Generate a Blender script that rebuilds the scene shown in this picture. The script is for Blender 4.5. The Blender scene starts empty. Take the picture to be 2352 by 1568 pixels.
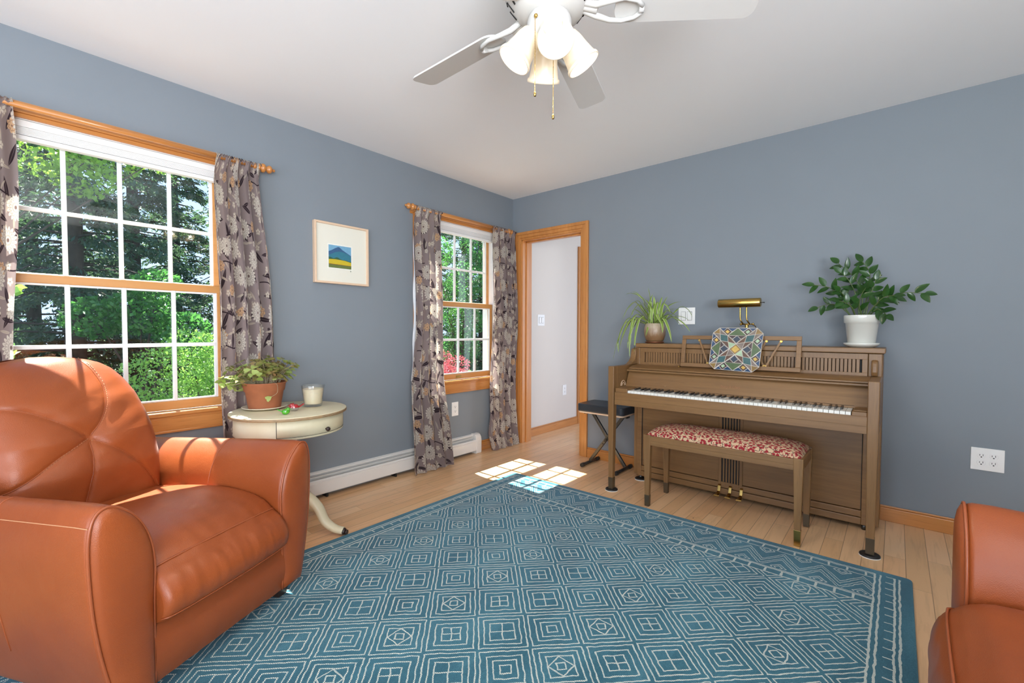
import bpy, bmesh, math, random
from mathutils import Vector, Matrix, noise as mnoise
random.seed(7)
PI = math.pi
S = bpy.context.scene
COL = S.collection

# ------------------------------------------------------------------ camera
F_PX, YAW, PIT, ROLL = 1032.784, 0.70733103, -0.02970478, 0.00249371
cam_d = bpy.data.cameras.new('camera'); cam = bpy.data.objects.new('camera', cam_d); COL.objects.link(cam)
cam_d.sensor_width = 36; cam_d.lens = F_PX / 2352 * 36; cam_d.shift_y = 6.193 / 2352
cam_d.clip_start = .05; cam_d.clip_end = 300
_F = Vector((-math.sin(YAW)*math.cos(PIT), math.cos(YAW)*math.cos(PIT), math.sin(PIT)))
_R = Vector((math.cos(YAW), math.sin(YAW), 0)); _U = _R.cross(_F)
_R2 = _R*math.cos(ROLL)+_U*math.sin(ROLL); _U2 = _U*math.cos(ROLL)-_R*math.sin(ROLL)
m = Matrix((_R2, _U2, -_F)).transposed().to_4x4(); m.translation = Vector((2.95779, -3.46909, 1.12264))
cam.matrix_world = m
S.camera = cam

# ------------------------------------------------------------------ render look
S.view_settings.view_transform = 'Standard'; S.view_settings.look = 'None'
S.view_settings.gamma = 1; S.view_settings.exposure = 0.3
S.view_settings.use_curve_mapping = False
S.cycles.use_denoising = True
S.cycles.max_bounces = 10; S.cycles.diffuse_bounces = 5; S.cycles.glossy_bounces = 4
S.cycles.transmission_bounces = 8; S.cycles.transparent_max_bounces = 16
S.cycles.caustics_reflective = False; S.cycles.caustics_refractive = False
S.cycles.sample_clamp_indirect = 6

# ------------------------------------------------------------------ daylight and added fill lamps
w = bpy.data.worlds.new('daylight'); S.world = w; w.use_nodes = True
nt = w.node_tree; bg = nt.nodes['Background']
tc = nt.nodes.new('ShaderNodeTexCoord'); sp = nt.nodes.new('ShaderNodeSeparateXYZ')
rp = nt.nodes.new('ShaderNodeValToRGB')
nt.links.new(tc.outputs['Generated'], sp.inputs[0]); nt.links.new(sp.outputs['Z'], rp.inputs[0])
rp.color_ramp.elements[0].position = 0.0; rp.color_ramp.elements[0].color = (.50, .66, .92, 1)
rp.color_ramp.elements[1].position = 0.6; rp.color_ramp.elements[1].color = (.34, .54, .95, 1)
nt.links.new(rp.outputs[0], bg.inputs['Color']); bg.inputs['Strength'].default_value = 1.7

sun_d = bpy.data.lights.new('sun', 'SUN'); sun = bpy.data.objects.new('sun', sun_d); COL.objects.link(sun)
sun_d.energy = 27.0; sun_d.color = (1.0, .95, .86); sun_d.angle = .008
sun.rotation_euler = Vector((.622, -.015, -1)).to_track_quat('-Z', 'Y').to_euler()
sun.location = (-8, 0, 14)

def area(name, loc, size, direc, power, col):
    d = bpy.data.lights.new(name, 'AREA'); o = bpy.data.objects.new(name, d); COL.objects.link(o)
    d.shape = 'RECTANGLE'; d.size, d.size_y = size; d.energy = power; d.color = col
    o.location = loc; o.rotation_euler = Vector(direc).to_track_quat('-Z', 'Z').to_euler(); return o
# fill lamps added behind the camera, tilted up to brighten ceiling and room
area('east_fill', (4.93, -4.4, 1.2), (1.6, 1.9), (-.8, .75, 1.3), 200, (.93, .97, 1.0))
area('south_fill', (2.9, -5.5, 1.15), (3.0, 2.0), (.05, 1, 1.0), 66, (.93, .97, 1.0))
area('hall_fill', (2.35, 1.9, 1.4), (2.6, 1.9), (-1, -.1, 0), 19, (1.0, .93, .84))  # fill lamp added to brighten the hallway wall

# ------------------------------------------------------------------ node helpers
def new_mat(name):
    m = bpy.data.materials.new(name); m.use_nodes = True
    return m, m.node_tree, m.node_tree.nodes['Principled BSDF']
class E:                                    # a scalar socket with arithmetic
    def __init__(s, nt, v): s.nt = nt; s.v = v
    def _op(s, op, *o, clamp=False):
        n = s.nt.nodes.new('ShaderNodeMath'); n.operation = op; n.use_clamp = clamp
        for i, a in enumerate((s,)+o):
            a = a.v if isinstance(a, E) else a
            if isinstance(a, (int, float)): n.inputs[i].default_value = a
            else: s.nt.links.new(a, n.inputs[i])
        return E(s.nt, n.outputs[0])
    def __add__(s, o): return s._op('ADD', o)
    __radd__ = __add__
    def __sub__(s, o): return s._op('SUBTRACT', o)
    def __rsub__(s, o): return (s*-1)+o
    def __mul__(s, o): return s._op('MULTIPLY', o)
    __rmul__ = __mul__
    def __truediv__(s, o): return s._op('DIVIDE', o)
    def abs(s): return s._op('ABSOLUTE')
    def min(s, o): return s._op('MINIMUM', o)
    def max(s, o): return s._op('MAXIMUM', o)
    def mod(s, o): return s._op('FLOORED_MODULO', o)
    def round(s): return s._op('ROUND')
    def floor(s): return s._op('FLOOR')
    def sin(s): return s._op('SINE')
    def cos(s): return s._op('COSINE')
    def lt(s, o): return s._op('LESS_THAN', o)
    def gt(s, o): return s._op('GREATER_THAN', o)
    def sqrt(s): return s._op('SQRT')
    def pow(s, o): return s._op('POWER', o)
    def atan2(s, o): return s._op('ARCTAN2', o)
    def near(s, c, w): return (s-c).abs().lt(w)
    def sat(s): return s._op('ADD', 0.0, clamp=True)
def line(v, cs, w):
    r = None
    for c in cs:
        t = v.near(c, w); r = t if r is None else r.max(t)
    return r
def coords(nt, kind='Object'):
    t = nt.nodes.new('ShaderNodeTexCoord'); s = nt.nodes.new('ShaderNodeSeparateXYZ')
    nt.links.new(t.outputs[kind], s.inputs[0])
    return t.outputs[kind], [E(nt, s.outputs[i]) for i in range(3)]
def comb(nt, x, y, z=0.0):
    c = nt.nodes.new('ShaderNodeCombineXYZ')
    for i, a in enumerate((x, y, z)):
        if isinstance(a, E): nt.links.new(a.v, c.inputs[i])
        else: c.inputs[i].default_value = a
    return c.outputs[0]
def noise(nt, vec, scale=5, detail=3, rough=.5, dist=0):
    n = nt.nodes.new('ShaderNodeTexNoise'); nt.links.new(vec, n.inputs['Vector'])
    n.inputs['Scale'].default_value = scale; n.inputs['Detail'].default_value = detail
    n.inputs['Roughness'].default_value = rough; n.inputs['Distortion'].default_value = dist
    return E(nt, n.outputs['Fac'])
def mapping(nt, vec, sc, rot=(0, 0, 0), loc=(0, 0, 0)):
    n = nt.nodes.new('ShaderNodeMapping'); nt.links.new(vec, n.inputs[0])
    n.inputs['Scale'].default_value = sc; n.inputs['Rotation'].default_value = rot; n.inputs['Location'].default_value = loc
    return n.outputs[0]
def mix(nt, fac, a, b):
    n = nt.nodes.new('ShaderNodeMix'); n.data_type = 'RGBA'
    for i, x in ((0, fac), (6, a), (7, b)):
        if isinstance(x, E): nt.links.new(x.v, n.inputs[i])
        elif isinstance(x, (int, float)): n.inputs[i].default_value = x
        elif isinstance(x, tuple): n.inputs[i].default_value = (*x[:3], 1)
        else: nt.links.new(x, n.inputs[i])
    return n.outputs[2]
def ramp(nt, fac, stops):
    n = nt.nodes.new('ShaderNodeValToRGB'); nt.links.new(fac.v, n.inputs[0])
    while len(n.color_ramp.elements) < len(stops): n.color_ramp.elements.new(.5)
    for e, (p, c) in zip(n.color_ramp.elements, stops): e.position = p; e.color = (*c, 1)
    return n.outputs[0]
def bump(nt, b, h, strength=.2, dist=.01):
    n = nt.nodes.new('ShaderNodeBump'); nt.links.new(h.v if isinstance(h, E) else h, n.inputs['Height'])
    n.inputs['Strength'].default_value = strength; n.inputs['Distance'].default_value = dist
    nt.links.new(n.outputs[0], b.inputs['Normal'])
def setc(nt, b, c):
    if isinstance(c, tuple): b.inputs['Base Color'].default_value = (*c, 1)
    else: nt.links.new(c, b.inputs['Base Color'])

def plain(name, col, rough=.5, metal=0, var=.06, scale=30, bmp=0, spec=.5, coat=0):
    m, nt, b = new_mat(name); v, _ = coords(nt)
    n = noise(nt, v, scale, 2)
    d = tuple(max(0, c*(1-var)) for c in col); l = tuple(min(1, c*(1+var)) for c in col)
    setc(nt, b, mix(nt, n, d, l)); b.inputs['Roughness'].default_value = rough; b.inputs['Metallic'].default_value = metal
    b.inputs['Specular IOR Level'].default_value = spec; b.inputs['Coat Weight'].default_value = coat
    if bmp: bump(nt, b, n, bmp, .002)
    return m
def wood(name, c1, c2, axis='y', rough=.35, fine=38, stretch=.06, dark=None, coat=0, wear=None):
    m, nt, b = new_mat(name); v, (x, y, z) = coords(nt)
    sc = [1, 1, 1]; sc['xyz'.index(axis)] = stretch
    mv = mapping(nt, v, tuple(sc))
    n1 = noise(nt, mv, fine, 4, .6, .4); n2 = noise(nt, mv, fine*.22, 2, .5, .8)
    f = ((n1*.55+n2*.6)-.55)*2.4+.5
    c = mix(nt, f.sat(), c1, c2)
    if dark:
        n3 = noise(nt, mv, fine*3.5, 2, .6)
        c = mix(nt, ((n3-.57)*4).sat()*.7, c, dark)
    if wear:
        n4 = noise(nt, v, 26, 5, .75); c = mix(nt, ((n4-.68)*14).sat(), c, wear)
    setc(nt, b, c); b.inputs['Roughness'].default_value = rough; b.inputs['Coat Weight'].default_value = coat
    bump(nt, b, n1, .08, .002)
    return m

M = {}
M['wall'] = plain('wall_paint', (.220, .248, .276), .62, var=.03, scale=4, bmp=.0, spec=.25)
M['hallwall'] = plain('hall_paint', (.66, .61, .55), .6, var=.02, scale=3, spec=.25)
M['ceil'] = plain('ceiling_paint', (.86, .87, .88), .8, var=.01, scale=3, spec=.15)
for ax in 'xyz':
    M['pine_'+ax] = wood('pine_'+ax, (.42, .155, .035), (.60, .26, .072), ax, .3, 34, .05, (.28, .09, .02), coat=.25)
    M['sash_'+ax] = wood('sash_'+ax, (.50, .225, .06), (.62, .31, .105), ax, .4, 30, .05)
    M['piano_'+ax] = wood('piano_'+ax, (.175, .088, .032), (.250, .134, .050), ax, .36, 60, .04, (.12, .058, .021), wear=(.34, .22, .11))
M['white'] = plain('white_vinyl', (.82, .82, .80), .35, var=.01)
M['white_metal'] = plain('white_enamel', (.74, .72, .68), .35, var=.03, scale=8)
M['grey_line'] = plain('grey_gap', (.30, .30, .29), .5)
M['plate'] = plain('white_plastic', (.84, .84, .82), .3, var=.01)
M['dark'] = plain('dark_slot', (.012, .011, .010), .7)
M['black_key'] = plain('ebony_black', (.022, .020, .020), .3)
M['ivory'] = plain('ivory_white', (.80, .80, .74), .22, var=.02)
M['brass'] = plain('aged_brass', (.52, .34, .10), .26, 1.0, .12, 12)
M['steel'] = plain('grey_steel', (.10, .10, .095), .35, .9)
M['vinyl'] = plain('black_vinyl', (.028, .034, .042), .30, var=.15, scale=90, bmp=.1)
M['black'] = plain('black_rubber', (.018, .017, .016), .45)
M['fan'] = plain('fan_white', (.60, .59, .57), .38, var=.01)
M['darkwood'] = plain('dark_wood', (.030, .016, .012), .4)
M['terracotta'] = plain('terracotta', (.34, .115, .048), .75, var=.18, scale=22, bmp=.1)
M['cream_plate'] = plain('cream_ceramic', (.66, .58, .44), .35)
M['soil'] = plain('soil', (.05, .032, .02), .9, var=.5, scale=120)
M['pot_white'] = plain('white_glaze', (.70, .70, .64), .10, var=.01, coat=.6)
M['cane'] = plain('pale_maple', (.72, .52, .36), .45, var=.06)
M['mat'] = plain('mat_board', (.74, .72, .62), .7, var=.01)

# paint-worn cream table
def mk_cream():
    m, nt, b = new_mat('worn_cream_paint'); v, (x, y, z) = coords(nt)
    n = noise(nt, mapping(nt, v, (1, 1, .35)), 9, 4, .6); n2 = noise(nt, v, 34, 5, .75)
    c = mix(nt, n, (.56, .49, .31), (.74, .67, .48)); c = mix(nt, ((n2-.66)*14).sat(), c, (.16, .09, .04))
    setc(nt, b, c); b.inputs['Roughness'].default_value = .42; bump(nt, b, n2, .1, .003); return m
M['cream'] = mk_cream()
M['rib'] = plain('brown_worn_edge', (.30, .16, .06), .5, var=.5, scale=40)

# maple floor: boards run along y
def mk_floor():
    m, nt, b = new_mat('maple_floor'); v, (x, y, z) = coords(nt)
    W = .083; xs = (x-2.932)/W; i = xs.floor(); fx = xs-i
    r = ((i*12.9898).sin()*43758.5).mod(1.0)
    L = r*.5+.55; ys = (y+r*9.7)/L; j = ys.floor(); fy = ys-j
    r2 = ((i*3.17+j*78.233).sin()*9631.7).mod(1.0); r3 = ((i*7.7+j*37.7).sin()*5123.3).mod(1.0)
    grain = noise(nt, comb(nt, x*1.0, y*.07+r2*5, r2*7), 42, 4, .65, .5)
    c = mix(nt, r2, (.68, .405, .195), (.80, .525, .290)); c = mix(nt, (r3*.35), c, (.78, .42, .21))
    c = mix(nt, ((grain-.5)*1.8).sat(), c, (.40, .22, .10))
    seam = (fx.lt(.018)).max(fx.gt(.982)).max(((fy*L).abs()).lt(.0016))
    c = mix(nt, seam*.62, c, (.13, .065, .03))
    spot = noise(nt, comb(nt, x, y*.6, 3.0), 33, 1, .5); c = mix(nt, ((spot-.80)*30).sat(), c, (.10, .05, .02))
    setc(nt, b, c); b.inputs['Roughness'].default_value = .30; b.inputs['Coat Weight'].default_value = .12
    bump(nt, b, (seam*-1)+grain*.15, .25, .002); return m
M['floor'] = mk_floor()

# rug: hand-tufted lattice of nested diamonds, lined and ticked borders
def mk_rug():
    m, nt, b = new_mat('teal_wool_rug'); v, (x0, y0, z) = coords(nt)
    wob = noise(nt, v, 30, 3); wob2 = noise(nt, mapping(nt, v, (1, 1, 1), loc=(7, 3, 1)), 30, 3)
    x = x0+(wob-.5)*.012; y = y0+(wob2-.5)*.012
    p = (x+y)*.70711; q = (y-x)*.70711
    pc = (p+.268)/.187; qc = (q+2.915)/.187; i = pc.round(); j = qc.round()
    a = (pc-i)*.187; c_ = (qc-j)*.187; aa = a.abs(); bb = c_.abs(); d = aa.max(bb); s = aa+bb
    k = (i+j*3).mod(4.0)
    W = .0024
    big = line(d, (.087, .067, .046), W); inn = d.lt(.047)
    cross = inn*(aa.lt(W).max(bb.lt(W)))
    kk = inn*(line(s, (.044,), W*1.4)) ; kk = kk.max(line(d, (.015,), W))
    small = line(d, (.084, .060, .040, .018), W); sm2 = line(d, (.082, .058, .034), W).max(d.lt(.034)*(aa.lt(W).max(bb.lt(W))))
    t0 = k.near(0, .4); t1 = k.near(1, .4); t2 = k.near(2, .4); t3 = k.near(3, .4)
    field = (t0*big.max(cross)).max(t2*big.max(kk)).max(t1*small).max(t3*sm2)
    dx = (x-.700).min(x*-1+3.035); dy = y*-1-.79; dy = dy.min(y+3.84)
    inside = dx.gt(.129)*dy.gt(.352)
    side = line(dx, (.044, .060, .110, .129), .0036).max(dx.gt(.062)*dx.lt(.090)*((y/.06).mod(1.0)).lt(.10))*dy.gt(.045)
    tri = ((x/.155).mod(1.0)-.5).abs()*.22
    zz = dy-.115-tri; band = line(zz, (0, .020, .050, .070), .0028)*dy.gt(.105)*dy.lt(.285)
    e1 = (x/.155+.5).mod(1.0)-.5; e2 = (x/.155).mod(1.0)-.5
    mot = line(((x/.155).mod(1.0)-.5).abs()*.155+(dy-.275).abs(), (.018, .034), .0028).max(line(((x/.155+.5).mod(1.0)-.5).abs()*.155+(dy-.115).abs(), (.018, .034), .0028))
    mot = mot*dy.gt(.105)*dy.lt(.285)
    far = line(dy, (.045, .056, .096, .296, .306, .352), .003).max(dy.gt(.058)*dy.lt(.088)*((x/.07).mod(1.0)).lt(.12)).max(dy.gt(.308)*dy.lt(.346)*((x/.066).mod(1.0)).lt(.14)).max(band).max(mot)
    far = far*dx.gt(.129)*dy.lt(.358)
    mask = (field*inside).max(side*(dx.lt(.134))).max(far)
    sa = ((p+q)/.0064*2*PI).sin(); sb = ((p-q)/.0072*2*PI).sin()
    knot = ((sa*.9+.55).max(0)).min(1.0)
    nz = noise(nt, v, 260, 2, .7)
    mask = (mask*(knot*.85+.22)*(nz*.9+.65)).min(1.0)
    ab = noise(nt, mapping(nt, v, (2.2, .7, 1), (0, 0, .5)), 3.0, 4, .6); pile = noise(nt, mapping(nt, v, (1, 2.5, 1), (0, 0, .78)), 190, 3, .7)
    base = ramp(nt, (ab*.65+pile*.75-.2), [(.22, (.007, .042, .058)), (.5, (.024, .105, .138)), (.80, (.080, .220, .270))])
    col = mix(nt, mask, base, (.72, .72, .60))
    setc(nt, b, col); b.inputs['Roughness'].default_value = .95; b.inputs['Specular IOR Level'].default_value = .1
    b.inputs['Sheen Weight'].default_value = .4; b.inputs['Sheen Roughness'].default_value = .5; b.inputs['Sheen Tint'].default_value = (.55, .8, 1, 1)
    bump(nt, b, mask*.6+pile*.6, .55, .004); return m
M['rug'] = mk_rug()

def mk_leather(name='orange_leather'):
    m, nt, b = new_mat(name); v, _ = coords(nt)
    n = noise(nt, v, 3.0, 3, .6); vor = nt.nodes.new('ShaderNodeTexVoronoi'); nt.links.new(v, vor.inputs['Vector']); vor.inputs['Scale'].default_value = 480
    wr = noise(nt, mapping(nt, v, (1, .25, 1)), 14, 3, .55, .6)
    setc(nt, b, ramp(nt, n, [(.3, (.240, .052, .0125)), (.7, (.310, .072, .018))]))
    b.inputs['Roughness'].default_value = .35; b.inputs['Specular IOR Level'].default_value = .32
    b.inputs['Coat Weight'].default_value = .14; b.inputs['Coat Roughness'].default_value = .3
    bump(nt, b, E(nt, vor.outputs['Distance'])*.35+wr*1.6, .22, .004); return m
M['leather'] = mk_leather()
M['thread'] = plain('tan_thread', (.50, .22, .10), .7)
M['piping'] = plain('leather_piping', (.30, .072, .022), .33)

# curtain cloth: grey mauve ground, cream chrysanthemums, peach blooms, dark leaves
def mk_curtain():
    m, nt, b = new_mat('floral_curtain_cloth')
    uvn = nt.nodes.new('ShaderNodeUVMap'); uv = uvn.outputs[0]
    def cell(scale, off, jit=1.0):
        mv = mapping(nt, uv, (1, 1, 1), loc=(off, off*1.7, 0))
        vo = nt.nodes.new('ShaderNodeTexVoronoi'); vo.voronoi_dimensions = '2D'; nt.links.new(mv, vo.inputs['Vector'])
        vo.inputs['Scale'].default_value = scale; vo.inputs['Randomness'].default_value = jit
        s1 = nt.nodes.new('ShaderNodeVectorMath'); s1.operation = 'SUBTRACT'
        nt.links.new(mv, s1.inputs[0]); nt.links.new(vo.outputs['Position'], s1.inputs[1])
        sx = nt.nodes.new('ShaderNodeSeparateXYZ'); nt.links.new(s1.outputs[0], sx.inputs[0])
        sc = nt.nodes.new('ShaderNodeSeparateColor'); nt.links.new(vo.outputs['Color'], sc.inputs[0])
        return E(nt, sx.outputs[0]), E(nt, sx.outputs[1]), E(nt, sc.outputs[0]), E(nt, sc.outputs[1]), E(nt, sc.outputs[2])
    nz = noise(nt, uv, 3, 2)
    col = mix(nt, nz, (.262, .205, .198), (.325, .258, .248))
    dark = (.045, .030, .036)
    def leaves(col, scale, off, L, thr, c, wd=.26):
        x, y, r, g, bl = cell(scale, off)
        an = r*6.283; cx = an.cos(); sx = an.sin(); u = x*cx+y*sx; v = y*cx-x*sx
        half = ((u/L)*(u/L)*-1+1)*L*wd
        mk = v.abs().lt(half)*(u.abs().lt(L))*g.gt(thr)
        vein = v.abs().lt(.0012)
        return mix(nt, mk*(vein*-.5+1), col, c)
    def flower(col, scale, off, R, n, thr, c, rings, oc):
        x, y, r, g, bl = cell(scale, off, .85)
        rad = (x*x+y*y).sqrt(); an = y.atan2(x)+r*6
        edge = ((an*(n*.5)).cos().abs()*.30+.70)*R
        t = rad/edge; mk = t.lt(1.0)*g.gt(thr)
        ln = ((t*rings).mod(1.0)).lt(.16).max(((an*(n*.5)+PI/2*0).cos().abs()).lt(.17)*t.gt(.25))
        cc = mix(nt, ln*.75, c, oc); cc = mix(nt, t.lt(.16), cc, oc)
        return mix(nt, mk, col, cc)
    col = leaves(col, 7.5, 3.3, .062, .45, dark, .22)
    col = leaves(col, 11, 9.1, .042, .68, dark, .25)
    col = leaves(col, 13, 5.7, .040, .55, (.50, .42, .34), .16)
    x, y, r, g, bl = cell(4.2, 1.9); tw = (y+(x*22).sin()*.012).abs().lt(.0035)*(x.abs().lt(.10))*g.gt(.35)
    col = mix(nt, tw, col, dark)
    col = flower(col, 14, 2.2, .022, 5, .55, (.62, .54, .45), 1.2, (.16, .10, .09))
    col = flower(col, 8, 6.4, .034, 7, .72, (.62, .40, .24), 1.6, (.22, .12, .09))
    col = flower(col, 6.2, 4.8, .062, 16, .40, (.64, .58, .50), 3.1, (.19, .13, .12))
    nt.nodes.remove(b)
    out = nt.nodes['Material Output']
    df = nt.nodes.new('ShaderNodeBsdfDiffuse'); tl = nt.nodes.new('ShaderNodeBsdfTranslucent'); mx = nt.nodes.new('ShaderNodeMixShader')
    nt.links.new(col, df.inputs[0]); nt.links.new(col, tl.inputs[0]); mx.inputs[0].default_value = .38
    nt.links.new(df.outputs[0], mx.inputs[1]); nt.links.new(tl.outputs[0], mx.inputs[2]); nt.links.new(mx.outputs[0], out.inputs[0])
    wv = noise(nt, mapping(nt, uv, (1, 1, 1)), 900, 1)
    bn = nt.nodes.new('ShaderNodeBump'); nt.links.new(wv.v, bn.inputs['Height']); bn.inputs['Strength'].default_value = .15; bn.inputs['Distance'].default_value = .001
    nt.links.new(bn.outputs[0], df.inputs['Normal'])
    return m
M['curtain'] = mk_curtain()
M['lining'] = plain('white_lining', (.75, .76, .78), .8)

# window glass (thin), translucent lamp glass, leaves
def facing_fresnel(nt, f0=.04):
    ge = nt.nodes.new('ShaderNodeNewGeometry'); dp = nt.nodes.new('ShaderNodeVectorMath'); dp.operation = 'DOT_PRODUCT'
    nt.links.new(ge.outputs['Normal'], dp.inputs[0]); nt.links.new(ge.outputs['Incoming'], dp.inputs[1])
    return (E(nt, dp.outputs['Value']).abs()*-1+1).max(0.0).pow(5.0)*(1-f0)+f0
def mk_glass():
    m, nt, b = new_mat('window_pane_glass'); nt.nodes.remove(b); out = nt.nodes['Material Output']
    t = nt.nodes.new('ShaderNodeBsdfTransparent'); g = nt.nodes.new('ShaderNodeBsdfGlossy'); g.inputs['Roughness'].default_value = 0.02
    t.inputs[0].default_value = (.96, .985, .98, 1)
    v, _ = coords(nt); n = noise(nt, v, 1.5, 1)
    f = facing_fresnel(nt)+n*.004
    mx = nt.nodes.new('ShaderNodeMixShader'); nt.links.new(f.v, mx.inputs[0]); nt.links.new(t.outputs[0], mx.inputs[1]); nt.links.new(g.outputs[0], mx.inputs[2])
    nt.links.new(mx.outputs[0], out.inputs[0]); return m
M['glass'] = mk_glass()
def mk_tint(name, col, solid, f0=.06):
    m, nt, b = new_mat(name); v, _ = coords(nt); n = noise(nt, v, 60, 2); out = nt.nodes['Material Output']
    setc(nt, b, mix(nt, n, tuple(c*.75 for c in col), col)); b.inputs['Roughness'].default_value = .06; b.inputs['Coat Weight'].default_value = .5
    t = nt.nodes.new('ShaderNodeBsdfTransparent'); t.inputs[0].default_value = (*[min(1, c**.45) for c in col], 1)
    g = nt.nodes.new('ShaderNodeBsdfGlossy'); g.inputs['Roughness'].default_value = .03
    m1 = nt.nodes.new('ShaderNodeMixShader'); m1.inputs[0].default_value = solid; nt.links.new(t.outputs[0], m1.inputs[1]); nt.links.new(b.outputs[0], m1.inputs[2])
    m2 = nt.nodes.new('ShaderNodeMixShader'); nt.links.new(facing_fresnel(nt, f0).v, m2.inputs[0]); nt.links.new(m1.outputs[0], m2.inputs[1]); nt.links.new(g.outputs[0], m2.inputs[2])
    nt.links.new(m2.outputs[0], out.inputs[0]); return m
M['clear'] = mk_tint('clear_glass', (.93, .96, .95), .04, .08); M['green_glass'] = mk_tint('green_glass', (.10, .55, .02), .55); M['red_glass'] = mk_tint('red_glass', (.60, .015, .02), .6); M['clear_belly'] = mk_tint('smoky_glass', (.55, .52, .48), .35)
def mk_wax():
    m, nt, b = new_mat('candle_wax'); v, _ = coords(nt); n = noise(nt, v, 10, 1)
    setc(nt, b, mix(nt, n, (.80, .64, .42), (.86, .72, .50))); b.inputs['Roughness'].default_value = .45
    b.inputs['Subsurface Weight'].default_value = .3; b.inputs['Subsurface Radius'].default_value = (.02, .012, .006); return m
M['wax'] = mk_wax()
def mk_shade():
    m, nt, b = new_mat('frosted_lamp_glass'); v, _ = coords(nt); n = noise(nt, v, 6, 1)
    setc(nt, b, mix(nt, n, (.74, .65, .50), (.80, .71, .56))); b.inputs['Roughness'].default_value = .3
    nt.links.new(mix(nt, n, (1, .72, .42), (1, .80, .52)), b.inputs['Emission Color']); b.inputs['Emission Strength'].default_value = .17; return m
M['shade'] = mk_shade()
def mk_emit(name, col, st):
    m, nt, b = new_mat(name); v, _ = coords(nt); n = noise(nt, v, 5, 1)
    setc(nt, b, col); nt.links.new(mix(nt, n, col, tuple(min(1, c*1.02) for c in col)), b.inputs['Emission Color']); b.inputs['Emission Strength'].default_value = st; return m
M['bulb'] = mk_emit('lit_bulb', (1, .88, .70), 4)
def mk_leaf(name, c1, c2, rough=.35, tr=.25, sc=8, tcol=None):
    m, nt, b = new_mat(name); v, _ = coords(nt); n = noise(nt, v, sc, 3, .6)
    c = ramp(nt, n, [(.32, c1), (.68, c2)]); setc(nt, b, c); b.inputs['Roughness'].default_value = rough
    out = nt.nodes['Material Output']; tl = nt.nodes.new('ShaderNodeBsdfTranslucent'); mx = nt.nodes.new('ShaderNodeMixShader')
    if tcol: tl.inputs[0].default_value = (*tcol, 1)
    else: nt.links.new(c, tl.inputs[0])
    mx.inputs[0].default_value = tr
    nt.links.new(b.outputs[0], mx.inputs[1]); nt.links.new(tl.outputs[0], mx.inputs[2]); nt.links.new(mx.outputs[0], out.inputs[0]); return m
M['zz'] = mk_leaf('dark_green_leaf', (.012, .045, .008), (.032, .100, .018), .22, .1)
M['ox'] = mk_leaf('oxalis_leaf', (.20, .30, .05), (.34, .20, .09), .4, .35, 14)
M['ox2'] = mk_leaf('oxalis_bright_leaf', (.34, .48, .10), (.48, .56, .20), .4, .4, 14)
M['stemg'] = mk_leaf('green_stem', (.07, .12, .03), (.12, .16, .05), .4, .05)
M['oxstem'] = mk_leaf('pale_stem', (.40, .34, .20), (.52, .42, .28), .5, .1)
M['pine_leaf'] = mk_leaf('conifer_needles', (.022, .060, .044), (.060, .120, .070), .45, .30, 1.3, (.10, .20, .08))
M['tree_leaf'] = mk_leaf('maple_leaves', (.07, .20, .03), (.24, .42, .06), .4, .4, 1.6, (.32, .52, .07))
M['dark_leaf'] = mk_leaf('dark_broad_leaves', (.03, .13, .03), (.09, .24, .06), .4, .4, 1.6, (.10, .32, .06))
M['bush_leaf'] = mk_leaf('shrub_leaves', (.10, .26, .045), (.30, .52, .13), .35, .4, 5, (.30, .55, .10))
M['red_leaf'] = mk_leaf('red_shrub_leaves', (.28, .03, .05), (.52, .16, .19), .4, .3, 9, (.5, .08, .09))
M['bark'] = plain('bark', (.055, .045, .038), .9, var=.4, scale=14)
M['grass'] = plain('lawn_grass', (.05, .12, .03), .9, var=.5, scale=9)
def mk_spider():
    m, nt, b = new_mat('striped_leaf'); uvn = nt.nodes.new('ShaderNodeUVMap'); s = nt.nodes.new('ShaderNodeSeparateXYZ'); nt.links.new(uvn.outputs[0], s.inputs[0])
    u = E(nt, s.outputs[0]); e = (u-.5).abs(); nn = noise(nt, uvn.outputs[0], 3, 2)
    c = mix(nt, nn, (.20, .34, .04), (.32, .46, .09)); c = mix(nt, ((e-.30)*9).sat(), c, (.62, .68, .34))
    setc(nt, b, c); b.inputs['Roughness'].default_value = .4
    out = nt.nodes['Material Output']; tl = nt.nodes.new('ShaderNodeBsdfTranslucent'); mx = nt.nodes.new('ShaderNodeMixShader'); nt.links.new(c, tl.inputs[0]); mx.inputs[0].default_value = .25
    nt.links.new(b.outputs[0], mx.inputs[1]); nt.links.new(tl.outputs[0], mx.inputs[2]); nt.links.new(mx.outputs[0], out.inputs[0]); return m
M['spider'] = mk_spider()
def mk_stone():
    m, nt, b = new_mat('glazed_stoneware'); v, (x, y, z) = coords(nt)
    n = noise(nt, mapping(nt, v, (1, 1, .25)), 60, 4, .7); n2 = noise(nt, v, 12, 3)
    c = mix(nt, (z*9+(n-.5)*1.1-.35).sat(), (.24, .13, .06), (.52, .44, .33)); c = mix(nt, ((n2-.6)*3).sat(), c, (.32, .20, .11))
    setc(nt, b, c); b.inputs['Roughness'].default_value = .35; return m
M['stone'] = mk_stone()
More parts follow.
